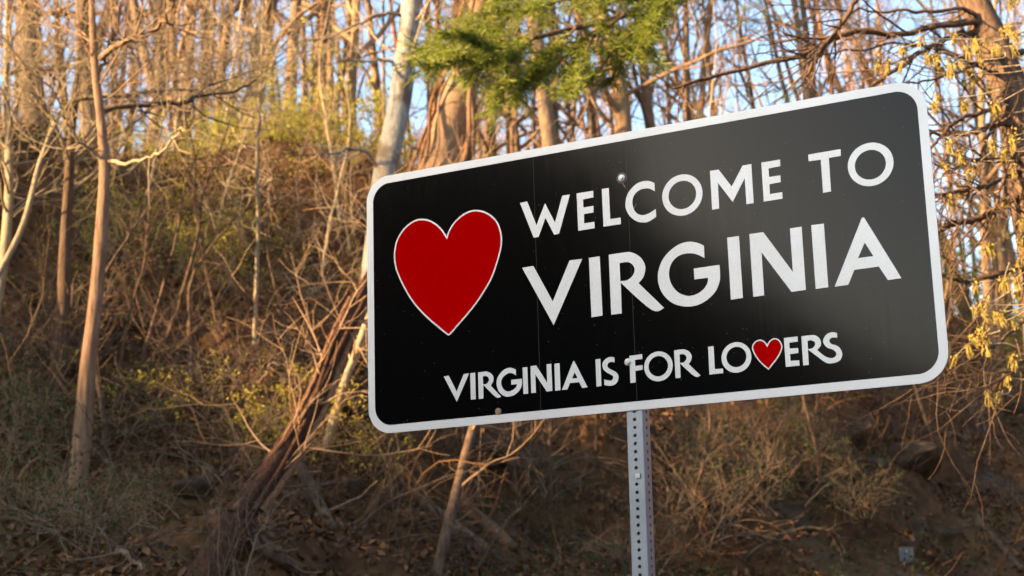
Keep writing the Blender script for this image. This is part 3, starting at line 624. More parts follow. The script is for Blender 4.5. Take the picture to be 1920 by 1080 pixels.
def plant_tree(pr, base, w_px, lean=0.0, rz=0.0, sz=1.0, name='bare_tree', label='', group=None, cat='tree'):
    rad = w_px / 2 / 2880.0 * base[1]
    s = rad / (pr.r0 * 0.95)
    r = empty(name, base); r.scale = (s, s, sz); r.rotation_euler = (0, math.radians(lean), 0)
    tag(r, label, cat, group)
    # the turn about the stem goes on the parts so that the lean stays sideways
    t = obj('trunk', pr.trunk, None, r); c = obj('crown', pr.crown, None, r)
    cs = max(0.8, min(1.6 if pr.r0 > 0.1 else 0.9, 1.0 / s)) if s < 1 else 1.0
    t.rotation_euler = (0, 0, rz); c.rotation_euler = (0, 0, rz); c.scale = (cs, cs, 1)
    return r

protos = [Proto(101, BARK_BROWN), Proto(102, BARK_BROWN, fork=True), Proto(103, BARK_GREY, low=0.2),
          Proto(104, BARK_BROWN, H=13, n1=40, wig=0.045), Proto(105, BARK_GREY, H=17, fork=True, low=0.25), Proto(106, BARK_RED, H=14, wig=0.04)]
poles = [Proto(107, BARK_BROWN, n1=9, n2=26, n3=60, low=0.3), Proto(108, BARK_RED, n1=8, n2=22, n3=50, low=0.35, wig=0.04), Proto(109, BARK_BROWN, n1=10, n2=28, n3=60, fork=True, low=0.3)]
thin = [Proto(201, BARK_STRAW, H=8.0, r0=0.05, n1=12, n2=26, n3=50, low=0.1, wig=0.07, bl=0.26),
        Proto(202, BARK_TWIG, H=7.0, r0=0.05, n1=12, n2=26, n3=50, low=0.08, wig=0.08, bl=0.28),
        Proto(203, BARK_BROWN, H=9.0, r0=0.05, n1=11, n2=24, n3=44, low=0.14, wig=0.06, bl=0.26)]
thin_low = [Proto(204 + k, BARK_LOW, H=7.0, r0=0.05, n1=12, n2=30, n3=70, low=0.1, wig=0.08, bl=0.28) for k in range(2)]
rng = np.random.default_rng(5)

# trees one can single out along the top of the bank
NAMED = [  # px, py, depth, width px, lean, prototype, label
    (110, 120, 29.0, 60, 1, 2, 'broad grey-brown trunk at the far left, behind the two slim trunks on the bank'),
    (184, 120, 26.5, 40, 1, 4, 'broad dark forked trunk at upper left, straight above the right-hand slim trunk'),
    (285, 150, 27.5, 30, -1, 4, 'dark forked tree at the ridge top, right of the slim trunks on the bank'),
    (456, 130, 27.0, 46, -1, 2, 'thickest dark trunk at the ridge top, half-way between left edge and white trunk'),
    (541, 140, 27.5, 27, 1, 0, 'straight dark trunk standing alone right of the thickest ridge-top trunk'),
    (592, 150, 27.0, 22, 2, 5, 'reddish slim trunk at the ridge top, second from the thickest one'),
    (640, 150, 28.0, 20, 3, 0, 'brown trunk leaning right, just left of the white-barked tree'),
    (1032, 220, 28.0, 34, 1, 2, 'grey trunk below the pine bough, above the top edge of the sign'),
    (1172, 180, 29.0, 42, 2, 3, 'stout brown trunk right of the pine bough tip, above the sign'),
    (1216, 120, 30.0, 26, 3, 0, 'brown trunk touching the right end of the pine bough'),
    (1850, 480, 30.0, 20, -2, 1, 'slim forked tree at the right edge behind the yellow catkins'),
]
for px, py, dep, w, lean, k, lab in NAMED:
    plant_tree(protos[k], on_ground(px, py, dep), w, lean, rng.uniform(0, 6.28), rng.uniform(0.95, 1.2), 'bare_tree', lab)

# the rest of the stand: nothing tells one from the next
g = 'slim bare trees along the top of the bank'
for px in (22, 52, 84, 150, 205, 226, 250, 322, 345, 366, 388, 412, 432, 489, 512, 566, 612, 628, 662, 684, 704, 790, 812, 905, 942, 975, 1005, 1062, 1098, 1130, 1255, 1290, 1335, 1390, 1440, 1500, 1560, 1625, 1690, 1780, 1830, 1890):
    dep = rng.uniform(27.5, 36) + (max(0, px - 700) * 0.004)
    plant_tree(protos[rng.integers(0, 6)] if px % 3 == 0 or px < 160 else poles[px % 2 * 2 if px % 5 else 1], on_ground(px, 150, dep), rng.uniform(13, 25), rng.normal(0, 2.2), rng.uniform(0, 6.28), rng.uniform(0.85, 1.2),
               'bare_tree', 'slim bare brown tree in the stand along the top of the bank', g)
for k in range(40):
    px = rng.uniform(20, 1000) if k < 28 else rng.uniform(1000, 1900)
    plant_tree(poles[k % 3], on_ground(px, 150, rng.uniform(29, 40) + max(0, px - 700) * 0.004), rng.uniform(7, 13), rng.normal(0, 1.8), rng.uniform(0, 6.28), rng.uniform(0.8, 1.1),
               'bare_tree', 'slim bare brown tree in the stand along the top of the bank', g)
g = 'far bare trees deep in the wood'
for k in range(56):
    dep = rng.uniform(38, 88)
    px = rng.uniform(-120, 2040) if k < 38 else rng.uniform(880, 1980)
    plant_tree(protos[rng.integers(0, 6)], on_ground(px, 150, dep), rng.uniform(8, 15), rng.normal(0, 2.5), rng.uniform(0, 6.28), rng.uniform(1.0, 1.45),
               'bare_tree', 'thin far bare tree deep in the wood above the bank', g)

# slim trunks that stand on the bank itself, drawn through the points where they are seen
def px_path(pts, dep, K=22):
    """pts: (px, py, width px); dep: depth at the first and last point"""
    n = len(pts)
    if dep[0] is None:
        b = ground_at(pts[0][0], pts[0][1])[1] - 0.25; dep = (b, b + dep[1])
    D = np.linspace(dep[0], dep[1], n)
    P = np.array([at(p[0], p[1], d) for p, d in zip(pts, D)]); Wd = np.array([p[2] / 2 / 2880.0 * d for p, d in zip(pts, D)])
    PR = resample(np.concatenate([P, Wd[:, None]], 1), K)
    return PR[:, :3], np.maximum(PR[:, 3], 0.002)

def own_tree(name, label, pts, dep, bark, n1=26, n2=150, n3=700, seed=0, low=0.3, S=12, bl=2.2, cat='tree', twig=None, rough=0.0, gnarl=0.16, br=0.018, limbs=()):
    rng = np.random.default_rng(seed)
    P, R = px_path(pts, dep, 40)
    if rough: R = R * (1 + rough * np.repeat(rng.normal(0, 1, 20), 2))
    base = P[0].copy(); zg = float(height(base[0], base[1]))
    dn = unit(P[0] - P[3]); P = np.concatenate([[base + dn * (0.5 + max(0.0, base[2] - zg)) ], P]); R = np.concatenate([[R[0]], R])
    root = empty(name, (base[0], base[1], zg)); tag(root, label, cat)
    o = np.array(root.location)
    P = (P - o)[None]; R = R[None]
    KK, ph = np.meshgrid(np.arange(P.shape[1]), np.arange(S) * 2 * np.pi / S, indexing='ij')
    gn = gnarl * (fbm(KK * 0.16 + np.cos(ph) * 1.6 + seed, np.sin(ph) * 1.6 + KK * 0.05, seed, 3) + 0.6 * vnoise(ph * 2.2, KK * 0.12, seed + 5))
    V, F = tubes(P, R[:, :, None] * (1 + gn[None]), S)
    obj('trunk', mesh_np('trunk', V, F), bark, root)
    s, d, r, t, pi = spawn(rng, P, R, n1, low, 0.98, 35, 75, 0.4, 0.1)
    P1, R1 = grow(rng, s, d, rng.uniform(0.4, 1.0, n1) * bl, np.clip(r, 0.007, br), 9, 0.15, 0.05, 0.2)
    s, d, r, t, pi = spawn(rng, P1, R1, n2, 0.15, 1, 25, 70, 0.55)
    P2, R2 = grow(rng, s, d, rng.uniform(0.3, 1.2, n2), np.maximum(r, 0.005), 6, 0.18, 0.03, 0.35)
    s, d, r, t, pi = spawn(rng, P2, R2, n3, 0.1, 1, 25, 70, 0.6)
    P3, R3 = grow(rng, s, d, rng.uniform(0.15, 0.6, n3), np.maximum(r, 0.0032), 4, 0.22, 0, 0.5)
    V, F = join([tubes(P1, R1, 5), tubes(P2, R2, 4), tubes(P3, R3, 3)])
    obj('crown', mesh_np('crown', V, F), twig or BARK_TWIG, root)
    dep0 = float(root.location.y)
    for pts, dd, mt in limbs:
        Pl, Rl = px_path(pts, (dep0 + dd[0], dep0 + dd[1]), 24)
        Pl[2:-1] += rng.normal(0, 0.012, Pl[2:-1].shape)
        Pl = (Pl - o)[None]; Rl = Rl[None]
        s, d, r, t, pi = spawn(rng, Pl, Rl, 12, 0.25, 1, 25, 65, 0.5)
        Pa, Ra = grow(rng, s, d, rng.uniform(0.3, 1.0, 12), np.clip(r, 0.004, 0.012), 8, 0.16, 0.02, 0.35)
        V, F = join([tubes(Pl, Rl, 7), tubes(Pa, Ra, 4)])
        obj('branch', mesh_np('branch', V, F), mt, root)
    return root

own_tree('bare_tree', 'left of the two slim trunks rising from the lower bank, thin bare tree',
         [(100, 800, 36), (108, 700, 33), (118, 580, 28), (122, 450, 22), (130, 330, 18), (137, 220, 14), (150, 100, 12), (160, -60, 9), (165, -200, 6)], (None, 0.0), BARK_LOW, n1=16, n2=80, n3=300, seed=41, twig=BARK_STRAW, low=0.45)
own_tree('bare_tree', 'right of the two slim trunks rising from the lower bank, warm brown bark',
         [(146, 915, 36), (157, 800, 34), (166, 680, 31), (180, 560, 28), (190, 440, 25), (196, 330, 21), (190, 230, 18), (178, 120, 15), (172, 0, 12), (165, -200, 7)], (None, 0.0), BARK_SLIM, n1=10, n2=60, n3=220, seed=42, br=0.010, low=0.55, limbs=[
             ([(192, 240, 12), (200, 206, 11), (270, 197, 10), (345, 191, 10), (372, 177, 8), (440, 171, 6), (480, 150, 4)], (0, 0.8), BARK_GREY),
             ([(188, 110, 13), (210, 92, 12), (236, 77, 10), (290, 57, 9), (312, 28, 7), (330, -10, 5)], (0, -0.6), BARK_BROWN),
             ([(182, 140, 9), (205, 85, 8), (222, 35, 7), (240, -40, 5)], (0, 0.2), BARK_SLIM),
             ([(194, 310, 8), (175, 285, 7), (150, 262, 6), (128, 240, 5), (124, 222, 4)], (0, -0.4), BARK_STRAW),
             ([(200, 302, 8), (255, 303, 6), (300, 285, 5), (330, 252, 4), (348, 238, 3)], (0, -0.9), BARK_STRAW)])
own_tree('sycamore_tree', 'pale white-barked tree rising behind the top left corner of the sign',
         [(690, 700, 58), (700, 560, 54), (710, 440, 50), (719, 340, 46), (738, 250, 46), (752, 180, 44), (764, 80, 40), (772, 0, 38), (780, -160, 34), (800, -500, 20)], (19.0, 20.5), BARK_PALE, n1=14, seed=43, low=0.6, twig=BARK_STRAW, limbs=[
             ([(738, 122, 10), (752, 112, 11), (775, 107, 11), (805, 109, 10), (850, 118, 8), (885, 132, 5)], (1.0, 0.2), BARK_PALE),
             ([(764, 40, 9), (740, 26, 8), (700, 30, 7), (640, 60, 6), (575, 80, 5), (545, 72, 3)], (1.2, 0.4), BARK_STRAW),
             ([(742, 118, 7), (715, 112, 6), (690, 118, 5), (650, 112, 4), (600, 125, 2)], (1.0, 0.2), BARK_STRAW),
             ([(716, 330, 9), (698, 300, 8), (672, 277, 7), (640, 284, 6), (600, 290, 4), (560, 292, 3)], (0.6, -0.6), BARK_PALE)])
lt = own_tree('leaning_tree', 'big dark dead trunk leaning up the bank left of the sign, split and reddish',
         [(410, 1040, 57), (455, 960, 54), (500, 900, 50), (545, 835, 44), (585, 765, 37), (612, 700, 30), (640, 630, 31), (672, 560, 26), (720, 470, 21), (790, 360, 16)], (None, 2.2), BARK_DEAD, n1=16, n2=60, n3=160, seed=44, low=0.05, S=26, bl=0.9, rough=0.04, gnarl=0.42, br=0.012)
own_tree('bare_tree', 'slim brown trunk leaning right below the lower edge of the sign',
         [(818, 1075, 20), (840, 985, 21), (858, 915, 20), (874, 850, 18), (890, 790, 16), (915, 700, 13), (950, 560, 9)], (None, 1.2), BARK_LOW, seed=45, n1=10, n2=50, n3=200, bl=1.0)
own_tree('bare_tree', 'thin straw-coloured stem beside the left edge of the sign, leaning right',
         [(622, 800, 17), (645, 720, 15), (668, 660, 14), (690, 600, 13), (730, 500, 10), (760, 400, 7)], (None, 0.5), BARK_STRAW, seed=46, n1=9, n2=50, n3=200, bl=0.8)
own_tree('bare_tree', 'thin straight upright stem on the bank, left of the leaning dead trunk',
         [(478, 620, 9), (482, 500, 8), (484, 400, 8), (482, 300, 8), (488, 180, 6), (492, 60, 5), (500, -200, 3)], (None, 0.2), BARK_STRAW, seed=47, n1=22, n2=120, n3=420, bl=1.1, low=0.2, twig=BARK_STRAW)
own_tree('bare_tree', 'pale slim many-twigged tree at the left picture edge',
         [(-20, 640, 22), (8, 480, 20), (18, 330, 17), (12, 200, 14), (14, 60, 12), (20, -200, 7)], (15.0, 16.0), BARK_STRAW, seed=48, n1=34, n2=220, n3=900, bl=1.5, low=0.3, twig=BARK_STRAW)
own_tree('bare_tree', 'slender stem curving far to the right from the left picture edge',
         [(-30, 560, 13), (40, 430, 12), (80, 290, 10), (130, 195, 9), (240, 178, 9), (330, 168, 6), (440, 170, 3)], (14.6, 15.6), BARK_STRAW, seed=49, n1=26, n2=170, n3=700, bl=1.0, low=0.3, twig=BARK_STRAW)

# the vine-wrapped tree above the sign
vt = own_tree('vine_covered_tree', 'leaning trunk wrapped in thick brown vines, left of the pine bough and above the sign',
         [(800, 400, 80), (828, 300, 72), (848, 220, 66), (868, 150, 58), (890, 60, 46), (905, -60, 38), (930, -300, 24)], (21.0, 22.5), BARK_BROWN, n1=40, n2=260, n3=1000, seed=51, low=0.1, bl=1.8)
rngv = np.random.default_rng(52)
o = np.array(vt.location)
for k in range(9):
    Pm, Rm = px_path([(800, 400, 80), (828, 300, 72), (848, 220, 66), (868, 150, 58), (890, 60, 46), (905, -60, 38)], (21.0, 22.1), 30)
    ph = rngv.uniform(0, 6.28) + np.linspace(0, rngv.uniform(-2.5, 2.5), 30) + 0.3 * np.sin(np.linspace(0, 9, 30))
    off = (Rm + 0.03 + 0.08 * rngv.random()) * (1 + 0.35 * np.abs(np.sin(np.linspace(0, rngv.uniform(3, 9), 30))))
    Pv = Pm + np.stack([np.cos(ph) * off, np.sin(ph) * off, np.zeros(30)], -1) - o
    V, F = tubes(Pv[None], np.full((1, 30), rngv.uniform(0.015, 0.04)), 6)
    obj('vine', mesh_np('vine', V, F), BARK_TWIG if k % 2 else BARK_RED, vt)
o = np.array(lt.location)
b_ = ground_at(410, 1040)[1] - 0.25
LEAN_DEP = (b_ + 0.24, b_ + 2.2 * 7 / 9)
for k in range(9):
    Pm, Rm = px_path([(455, 960, 54), (500, 900, 50), (545, 835, 44), (585, 765, 37), (612, 700, 30), (640, 630, 31), (672, 560, 26)], LEAN_DEP, 30)
    ph = rngv.uniform(0, 6.28) + np.linspace(0, rngv.uniform(-2, 2), 30)
    off = (Rm + 0.02) * (1 + 0.2 * rngv.random(30))
    Pv = Pm + np.stack([np.cos(ph) * off, np.sin(ph) * off, np.zeros(30)], -1) - o
    V, F = tubes(Pv[None], np.full((1, 30), rngv.uniform(0.008, 0.03)), 5)
    obj('vine', mesh_np('vine', V, F), BARK_DEAD if k % 4 else BARK_RED, lt)

# saplings on the face of the bank
SAP = [(232, 760, 11, 14), (330, 520, 9, 8), (300, 700, 10, 11), (365, 800, 13, 11), (410, 640, 8, -6), (545, 700, 8, 9), (600, 520, 7, 4), (215, 900, 14, 5), (190, 820, 9, 12),
       (395, 470, 6, 10), (450, 560, 7, -8), (560, 450, 6, 3), (640, 420, 6, -4), (70, 620, 9, 3), (30, 800, 8, 12), (260, 430, 7, 15), (520, 380, 6, -3), (960, 900, 12, 6), (1020, 960, 9, 3),
       (1110, 880, 9, -5), (1300, 960, 9, 8), (1420, 900, 8, 14), (1560, 940, 9, -8), (1660, 820, 9, 4), (1780, 900, 8, -12), (1860, 840, 8, -6), (1500, 780, 7, 3), (1730, 760, 7, 10), (1880, 700, 7, 8), (1360, 820, 8, -14)]
ORD = 'first second third fourth fifth sixth seventh eighth ninth tenth eleventh twelfth thirteenth fourteenth fifteenth sixteenth seventeenth eighteenth nineteenth twentieth'.split()
def in_order(what, items, i, tail):
    """which one it is: its place among its like, counted from the left in its part of the bank"""
    zone = lambda x: 0 if x < 700 else 1 if x < 1200 else 2
    z = zone(items[i][0])
    k = sum(1 for q in items if zone(q[0]) == z and (q[0], q[1]) < (items[i][0], items[i][1]))
    return '%s %s from the left, %s %s' % (ORD[k], what, tail, ('left of the sign', 'under the sign', 'right of the post')[z])
for i, (px, py, w, lean) in enumerate(SAP):
    b = ground_at(px, py); b[2] -= 0.1
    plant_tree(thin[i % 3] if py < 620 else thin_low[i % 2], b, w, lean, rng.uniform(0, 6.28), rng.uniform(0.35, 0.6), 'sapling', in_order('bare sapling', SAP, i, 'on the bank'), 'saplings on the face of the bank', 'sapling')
for i in range(14):
    px = rng.uniform(0, 1920); dep = rng.uniform(22.5, 27) + max(0, px - 700) * 0.0065
    b = on_ground(px, 300, dep)
    plant_tree(thin[rng.integers(0, 3)], b, rng.uniform(4.5, 9), rng.normal(0, 6), rng.uniform(0, 6.28), rng.uniform(0.6, 1.1), 'sapling', 'thin bare sapling at the brow of the bank among the trunks', 'saplings at the brow of the bank', 'sapling')

# shrubs
def bush_meshes(seed, n=26, L=1.5, arch=-0.10, twigs=160, leaf=0, leaf_size=0.03, fine=260):
    rng = np.random.default_rng(seed)
    s = np.stack([rng.normal(0, 0.22, n), rng.normal(0, 0.22, n), np.full(n, -0.15)], -1)
    d = np.stack([rng.normal(0, 0.55, n), rng.normal(0, 0.55, n), np.full(n, 1.0)], -1)
    P, R = grow(rng, s, d, rng.uniform(0.5, 1.2, n) * L, rng.uniform(0.006, 0.016, n), 10, 0.13, arch, 0.25)
    s, d, r, t, pi = spawn(rng, P, R, twigs, 0.2, 1, 25, 70, 0.6)
    P1, R1 = grow(rng, s, d, rng.uniform(0.2, 0.8, twigs), np.maximum(r, 0.0035), 6, 0.2, -0.02, 0.4)
    s, d, r, t, pi = spawn(rng, P1, R1, fine, 0.2, 1, 25, 70, 0.7)
    P2, R2 = grow(rng, s, d, rng.uniform(0.1, 0.35, fine), np.maximum(r, 0.0025), 4, 0.2, 0, 0.5)
    V, F = join([tubes(P, R, 5), tubes(P1, R1, 4), tubes(P2, R2, 3)])
    st = mesh_np('stems', V, F)
    lf = None
    if leaf:
        src = np.concatenate([P1[:, 2:].reshape(-1, 3), P2[:, 1:].reshape(-1, 3)])
        C = src[rng.integers(0, len(src), leaf)] + rng.normal(0, 0.03, (leaf, 3))
        V, F = leaves(rng, C, leaf_size); lf = mesh_np('leaves', V, F, False)
    return st, lf

def plant_bush(ms, b, s, rz, name, label, group, sm, lm=None, tilt=0.0):
    st, lf = ms
    if not st.materials: st.materials.append(sm)
    r = empty(name, b); r.scale = (s, s, s); r.rotation_euler = (math.radians(tilt), 0, rz); tag(r, label, 'shrub', group)
    obj('stems', st, None, r)
    if lf:
        if not lf.materials: lf.materials.append(lm)
        obj('leaves', lf, None, r)['kind'] = 'stuff'
    return r

bare = [bush_meshes(301 + k, n=15, L=1.5, arch=-0.12, twigs=70, fine=90) for k in range(4)]
bare_pale = [bush_meshes(311 + k, n=12, L=1.6, arch=-0.14, twigs=60, fine=80) for k in range(2)]
bud = [bush_meshes(321 + k, n=18, L=1.3, arch=-0.03, twigs=60, fine=90, leaf=900, leaf_size=0.026) for k in range(3)]
leafing = [bush_meshes(331 + k, n=9, L=1.7, arch=-0.02, twigs=80, leaf=2600, leaf_size=0.028, fine=90) for k in range(3)]
greenb = [bush_meshes(341 + k, n=22, L=1.0, arch=-0.05, leaf=900, leaf_size=0.028) for k in range(2)]

PALE = [(455, 420), (540, 440), (640, 450), (580, 540), (670, 400), (1830, 690), (1890, 660)]
for i, (px, py) in enumerate(PALE):
    plant_bush(bare_pale[i % 2], ground_at(px, py + 20), rng.uniform(0.55, 0.95), rng.uniform(0, 6.28), 'bare_shrub',
               in_order('pale bare arching shrub', PALE, i, 'on the bank'), 'pale bare shrubs on the bank', BARK_STRAW, tilt=rng.uniform(0, 30))
for k in range(26):
    px = rng.uniform(-40, 680) if k < 12 else rng.uniform(700, 1960); py = rng.uniform(620, 1060) if k < 12 else rng.uniform(800, 1070)
    plant_bush(bare[rng.integers(0, 4)], ground_at(px, py), rng.uniform(0.45, 0.95), rng.uniform(0, 6.28), 'bare_shrub',
               'dark brown bare shrub tangled on the bank', 'dark bare shrubs on the bank', BARK_GREY, tilt=rng.uniform(0, 25))
for px, py, s_ in ((430, 1010, 0.7), (500, 960, 0.55), (470, 1040, 0.6), (560, 900, 0.5), (600, 830, 0.45)):
    b = ground_at(px, py); b[1] -= 0.5; b[2] = float(height(b[0], b[1]))
    plant_bush(bare[rng.integers(0, 4)], b, s_, rng.uniform(0, 6.28), 'bare_shrub', 'dark brown bare shrub tangled on the bank', 'dark bare shrubs on the bank', BARK_GREY, tilt=rng.uniform(0, 25))
BS = ((300, 420), (345, 375), (395, 445), (235, 450), (215, 415), (440, 430), (372, 520), (330, 760), (270, 800), (640, 300), (455, 470), (610, 800), (690, 860), (520, 830), (190, 500), (340, 480))
for i, (px, py) in enumerate(BS):
    b = ground_at(px, py + 30)
    plant_bush(bud[rng.integers(0, 3)], b, rng.uniform(0.5, 0.85), rng.uniform(0, 6.28), 'budding_shrub', in_order('small shrub with yellow-green buds', BS, i, 'on the bank'), 'budding shrubs on the bank', BARK_TWIG, BUD)
for k in range(60):
    px = rng.uniform(120, 900) if k < 44 else rng.uniform(1000, 1920)
    b = on_ground(px, 260, rng.uniform(24.2, 29) + max(0, px - 700) * 0.0065)
    plant_bush(leafing[rng.integers(0, 3)], b, rng.uniform(0.8, 1.3), rng.uniform(0, 6.28), 'leafing_shrub', 'hazy yellow-green shrub coming into leaf at the brow of the bank', 'leafing shrubs at the brow of the bank', BARK_TWIG, SPRING)
GS = ((20, 800, 0.95), (62, 770, 0.8), (110, 850, 0.7), (35, 880, 0.8), (1450, 840, 0.7), (1380, 950, 0.8), (1500, 905, 0.7), (1600, 960, 0.6), (60, 980, 0.7), (150, 1010, 0.7), (1010, 1010, 0.6), (1290, 870, 0.6), (300, 960, 0.55))
for i, (px, py, s) in enumerate(GS):
    b = ground_at(px, py)
    plant_bush(greenb[rng.integers(0, 2)], b, s, rng.uniform(0, 6.28), 'green_shrub', in_order('low green leafy shrub', GS, i, 'on the bank'),
               'green shrubs at the foot of the bank', BARK_TWIG, GREEN)

# fallen logs
def log(label, pts, bark, seed, lift=0.02):
    rng = np.random.default_rng(seed)
    P = np.array([ground_at(p[0], p[1]) for p in pts]); Wd = np.array([p[2] / 2 / 2880.0 * q[1] for p, q in zip(pts, P)])
    P[:, 2] += Wd * 0.7 + lift
    A = resample(np.concatenate([P, Wd[:, None]], 1), 16)
    Pp, R = A[:, :3], A[:, 3] * (1 + 0.08 * rng.normal(0, 1, 16))
    # a rough sawn or snapped end: the ends close on themselves
    Pp = np.concatenate([Pp[:1], Pp, Pp[-1:]]); Rr = np.concatenate([[0.004], R, [0.004]])
    o = empty('fallen_log', Pp[1]); tag(o, label, 'log')
    Pp = Pp - Pp[1]
    Pp[0] -= (Pp[2] - Pp[1]) * 0.02; Pp[-1] += (Pp[-2] - Pp[-3]) * 0.02
    V, F = tubes(Pp[None], Rr[None], 10)
    obj('stem', mesh_np('stem', V, F), bark, o)
    n = 7
    s, d, r, t, pi = spawn(rng, Pp[None], Rr[None], n, 0.15, 0.85, 40, 80, 0.3, 0.25)
    P1, R1 = grow(rng, s, d, rng.uniform(0.2, 0.7, n), np.maximum(r, 0.006), 6, 0.2, 0, 0.4)
    for q in range(n):
        V, F = tubes(P1[q:q + 1], R1[q:q + 1], 5); obj('branch_stub', mesh_np('branch_stub', V, F), bark, o)
log('weathered fallen pole crossing beneath the leaning dead trunk', [(498, 782, 22), (530, 835, 23), (562, 890, 23), (590, 940, 22), (622, 1000, 20)], BARK_GREY, 1)
log('grey fallen log at the bottom edge beneath the leaning dead trunk', [(462, 1012, 30), (490, 1040, 31), (520, 1062, 31), (556, 1085, 30)], BARK_LOW, 2)
log('brown fallen trunk lying down the bank below the left half of the sign', [(760, 925, 20), (800, 960, 24), (850, 1000, 26), (905, 1040, 26)], BARK_BROWN, 3)
log('reddish fallen trunk nearest the slim leaning trunk, sloping to the right', [(850, 930, 18), (890, 975, 24), (930, 1012, 26), (960, 1040, 24)], BARK_RED, 4)
log('thin fallen stem lying on the shaded bank at lower left', [(248, 905, 9), (290, 925, 10), (330, 945, 11), (360, 960, 10)], BARK_LOW, 5)
log('broken branch end lying at the bottom left', [(222, 1040, 14), (240, 1052, 15), (258, 1066, 15), (272, 1078, 13)], BARK_GREY, 6)
log('dark fallen branch slanting across the bank at lower right', [(1830, 975, 11), (1858, 1010, 12), (1885, 1040, 12), (1915, 1075, 12)], BARK_OAK, 7)

# rocks showing through the soil
def rock_mesh(seed):
    rng = np.random.default_rng(seed)
    import bmesh
    bm = bmesh.new(); bmesh.ops.create_icosphere(bm, subdivisions=3, radius=1.0)
    for _ in range(9):
        n = unit(rng.normal(0, 1, (1, 3)))[0]; dist = rng.uniform(0.45, 0.8)
        for v in bm.verts:
            k = float(np.dot(v.co, n)) - dist
            if k > 0: v.co = Vector(np.array(v.co) - n * k * 0.9)
    for v in bm.verts:
        c = v.co; v.co = c * (1 + 0.10 * float(fbm(np.array([c.x * 2 + c.z]), np.array([c.y * 2 - c.z]), seed, 3)[0]))
    me = bpy.data.meshes.new('rock'); bm.to_mesh(me); bm.free(); me.materials.append(ROCK)
    return me
rocks = [rock_mesh(71 + k) for k in range(4)]
RK = ((1000, 850, 0.5), (1040, 880, 0.45), (900, 830, 0.35), (660, 900, 0.3), (640, 760, 0.3), (500, 620, 0.28), (420, 700, 0.3), (60, 640, 0.35), (130, 900, 0.3), (1700, 850, 0.5), (1640, 880, 0.4), (1600, 800, 0.45), (1850, 900, 0.5), (1760, 1000, 0.4), (1300, 930, 0.35), (960, 950, 0.3), (380, 900, 0.3), (240, 600, 0.25), (570, 560, 0.25), (1480, 960, 0.4), (1560, 860, 0.45), (1900, 760, 0.4))
for i, (px, py, s) in enumerate(RK):
    b = ground_at(px, py)
    o = obj('rock', rocks[rng.integers(0, 4)], None, None, (b[0], b[1], b[2] - 0.25 * s))
    o.scale = (s * rng.uniform(0.8, 1.3), s * rng.uniform(0.6, 1.0), s * rng.uniform(0.5, 0.8)); o.rotation_euler = tuple(rng.uniform(-0.5, 0.5, 2)) + (rng.uniform(0, 6.28),)
    tag(o, in_order('rough brown-grey rock', RK, i, 'on the bank'), 'rock', 'rocks showing through the soil of the bank')

# dead leaves, brush and ground cover: past counting
def scatter(n, seed, lo=-0.28, hi=1.25):
    rng = np.random.default_rng(seed)
    x = rng.uniform(-11, 19, n * 2); t = rng.uniform(lo, hi, n * 2)
    y = crest_y(x) - 12 + 12 * t
    ok = np.abs(x / y) < 0.40
    x, y = x[ok][:n], y[ok][:n]
    return np.stack([x, y, height(x, y)], -1), rng
C, r_ = scatter(140000, 61)
keep = r_.random(len(C)) < np.clip(0.55 + 1.6 * fbm(C[:, 0] * 0.8, C[:, 1] * 0.8, 5, 3), 0.08, 1)
C = C[keep]; C[:, 2] += r_.uniform(0.0, 0.06, len(C))
V, F = leaves(r_, C, 0.048, flat=1.0)
tag(obj('leaf_litter', mesh_np('leaf_litter', V, F, False), LITTER), kind='stuff')

C, r_ = scatter(1500, 62, -0.25, 1.15)
keep = r_.random(len(C)) < np.clip((C[:, 1] - crest_y(C[:, 0]) + 12) / 12 * 1.6 + 0.2, 0.15, 1)
C = C[keep]; n = len(C)
up = np.stack([r_.normal(0, 0.7, n), r_.normal(-0.3, 0.6, n), r_.uniform(0.15, 1.0, n)], -1)
C[:, 2] -= 0.05
P, R = grow(r_, C, up, r_.gamma(2.0, 0.3, n) + 0.2, r_.uniform(0.004, 0.0125, n), 8, 0.17, -0.10, 0.3)
s, d, r, t, pi = spawn(r_, P, R, 9000, 0.15, 1, 25, 75, 0.6)
P1, R1 = grow(r_, s, d, r_.uniform(0.12, 0.6, len(s)), np.maximum(r, 0.0028), 4, 0.22, -0.03, 0.45)
V, F = join([tubes(P, R, 4), tubes(P1, R1, 3)])
tag(obj('undergrowth', mesh_np('undergrowth', V, F), BRUSH), kind='stuff')

C, r_ = scatter(26000, 63, -0.3, 0.75)
keep = fbm(C[:, 0] * 0.45, C[:, 1] * 0.5, 8, 3) > 0.12
C = C[keep]; C[:, 2] += r_.uniform(0.01, 0.16, len(C))
V, F = leaves(r_, C, 0.026, flat=0.5)
tag(obj('ground_cover', mesh_np('ground_cover', V, F, False), GREEN), kind='stuff')
C, r_ = scatter(26000, 64, 0.85, 1.25)
keep = fbm(C[:, 0] * 0.5, C[:, 1] * 0.5, 18, 3) > -0.05
C = C[keep]; C[:, 2] += r_.uniform(0.01, 0.25, len(C))
V, F = leaves(r_, C, 0.026, flat=0.3)
tag(obj('brow_grass', mesh_np('brow_grass', V, F, False), SPRING), kind='stuff')

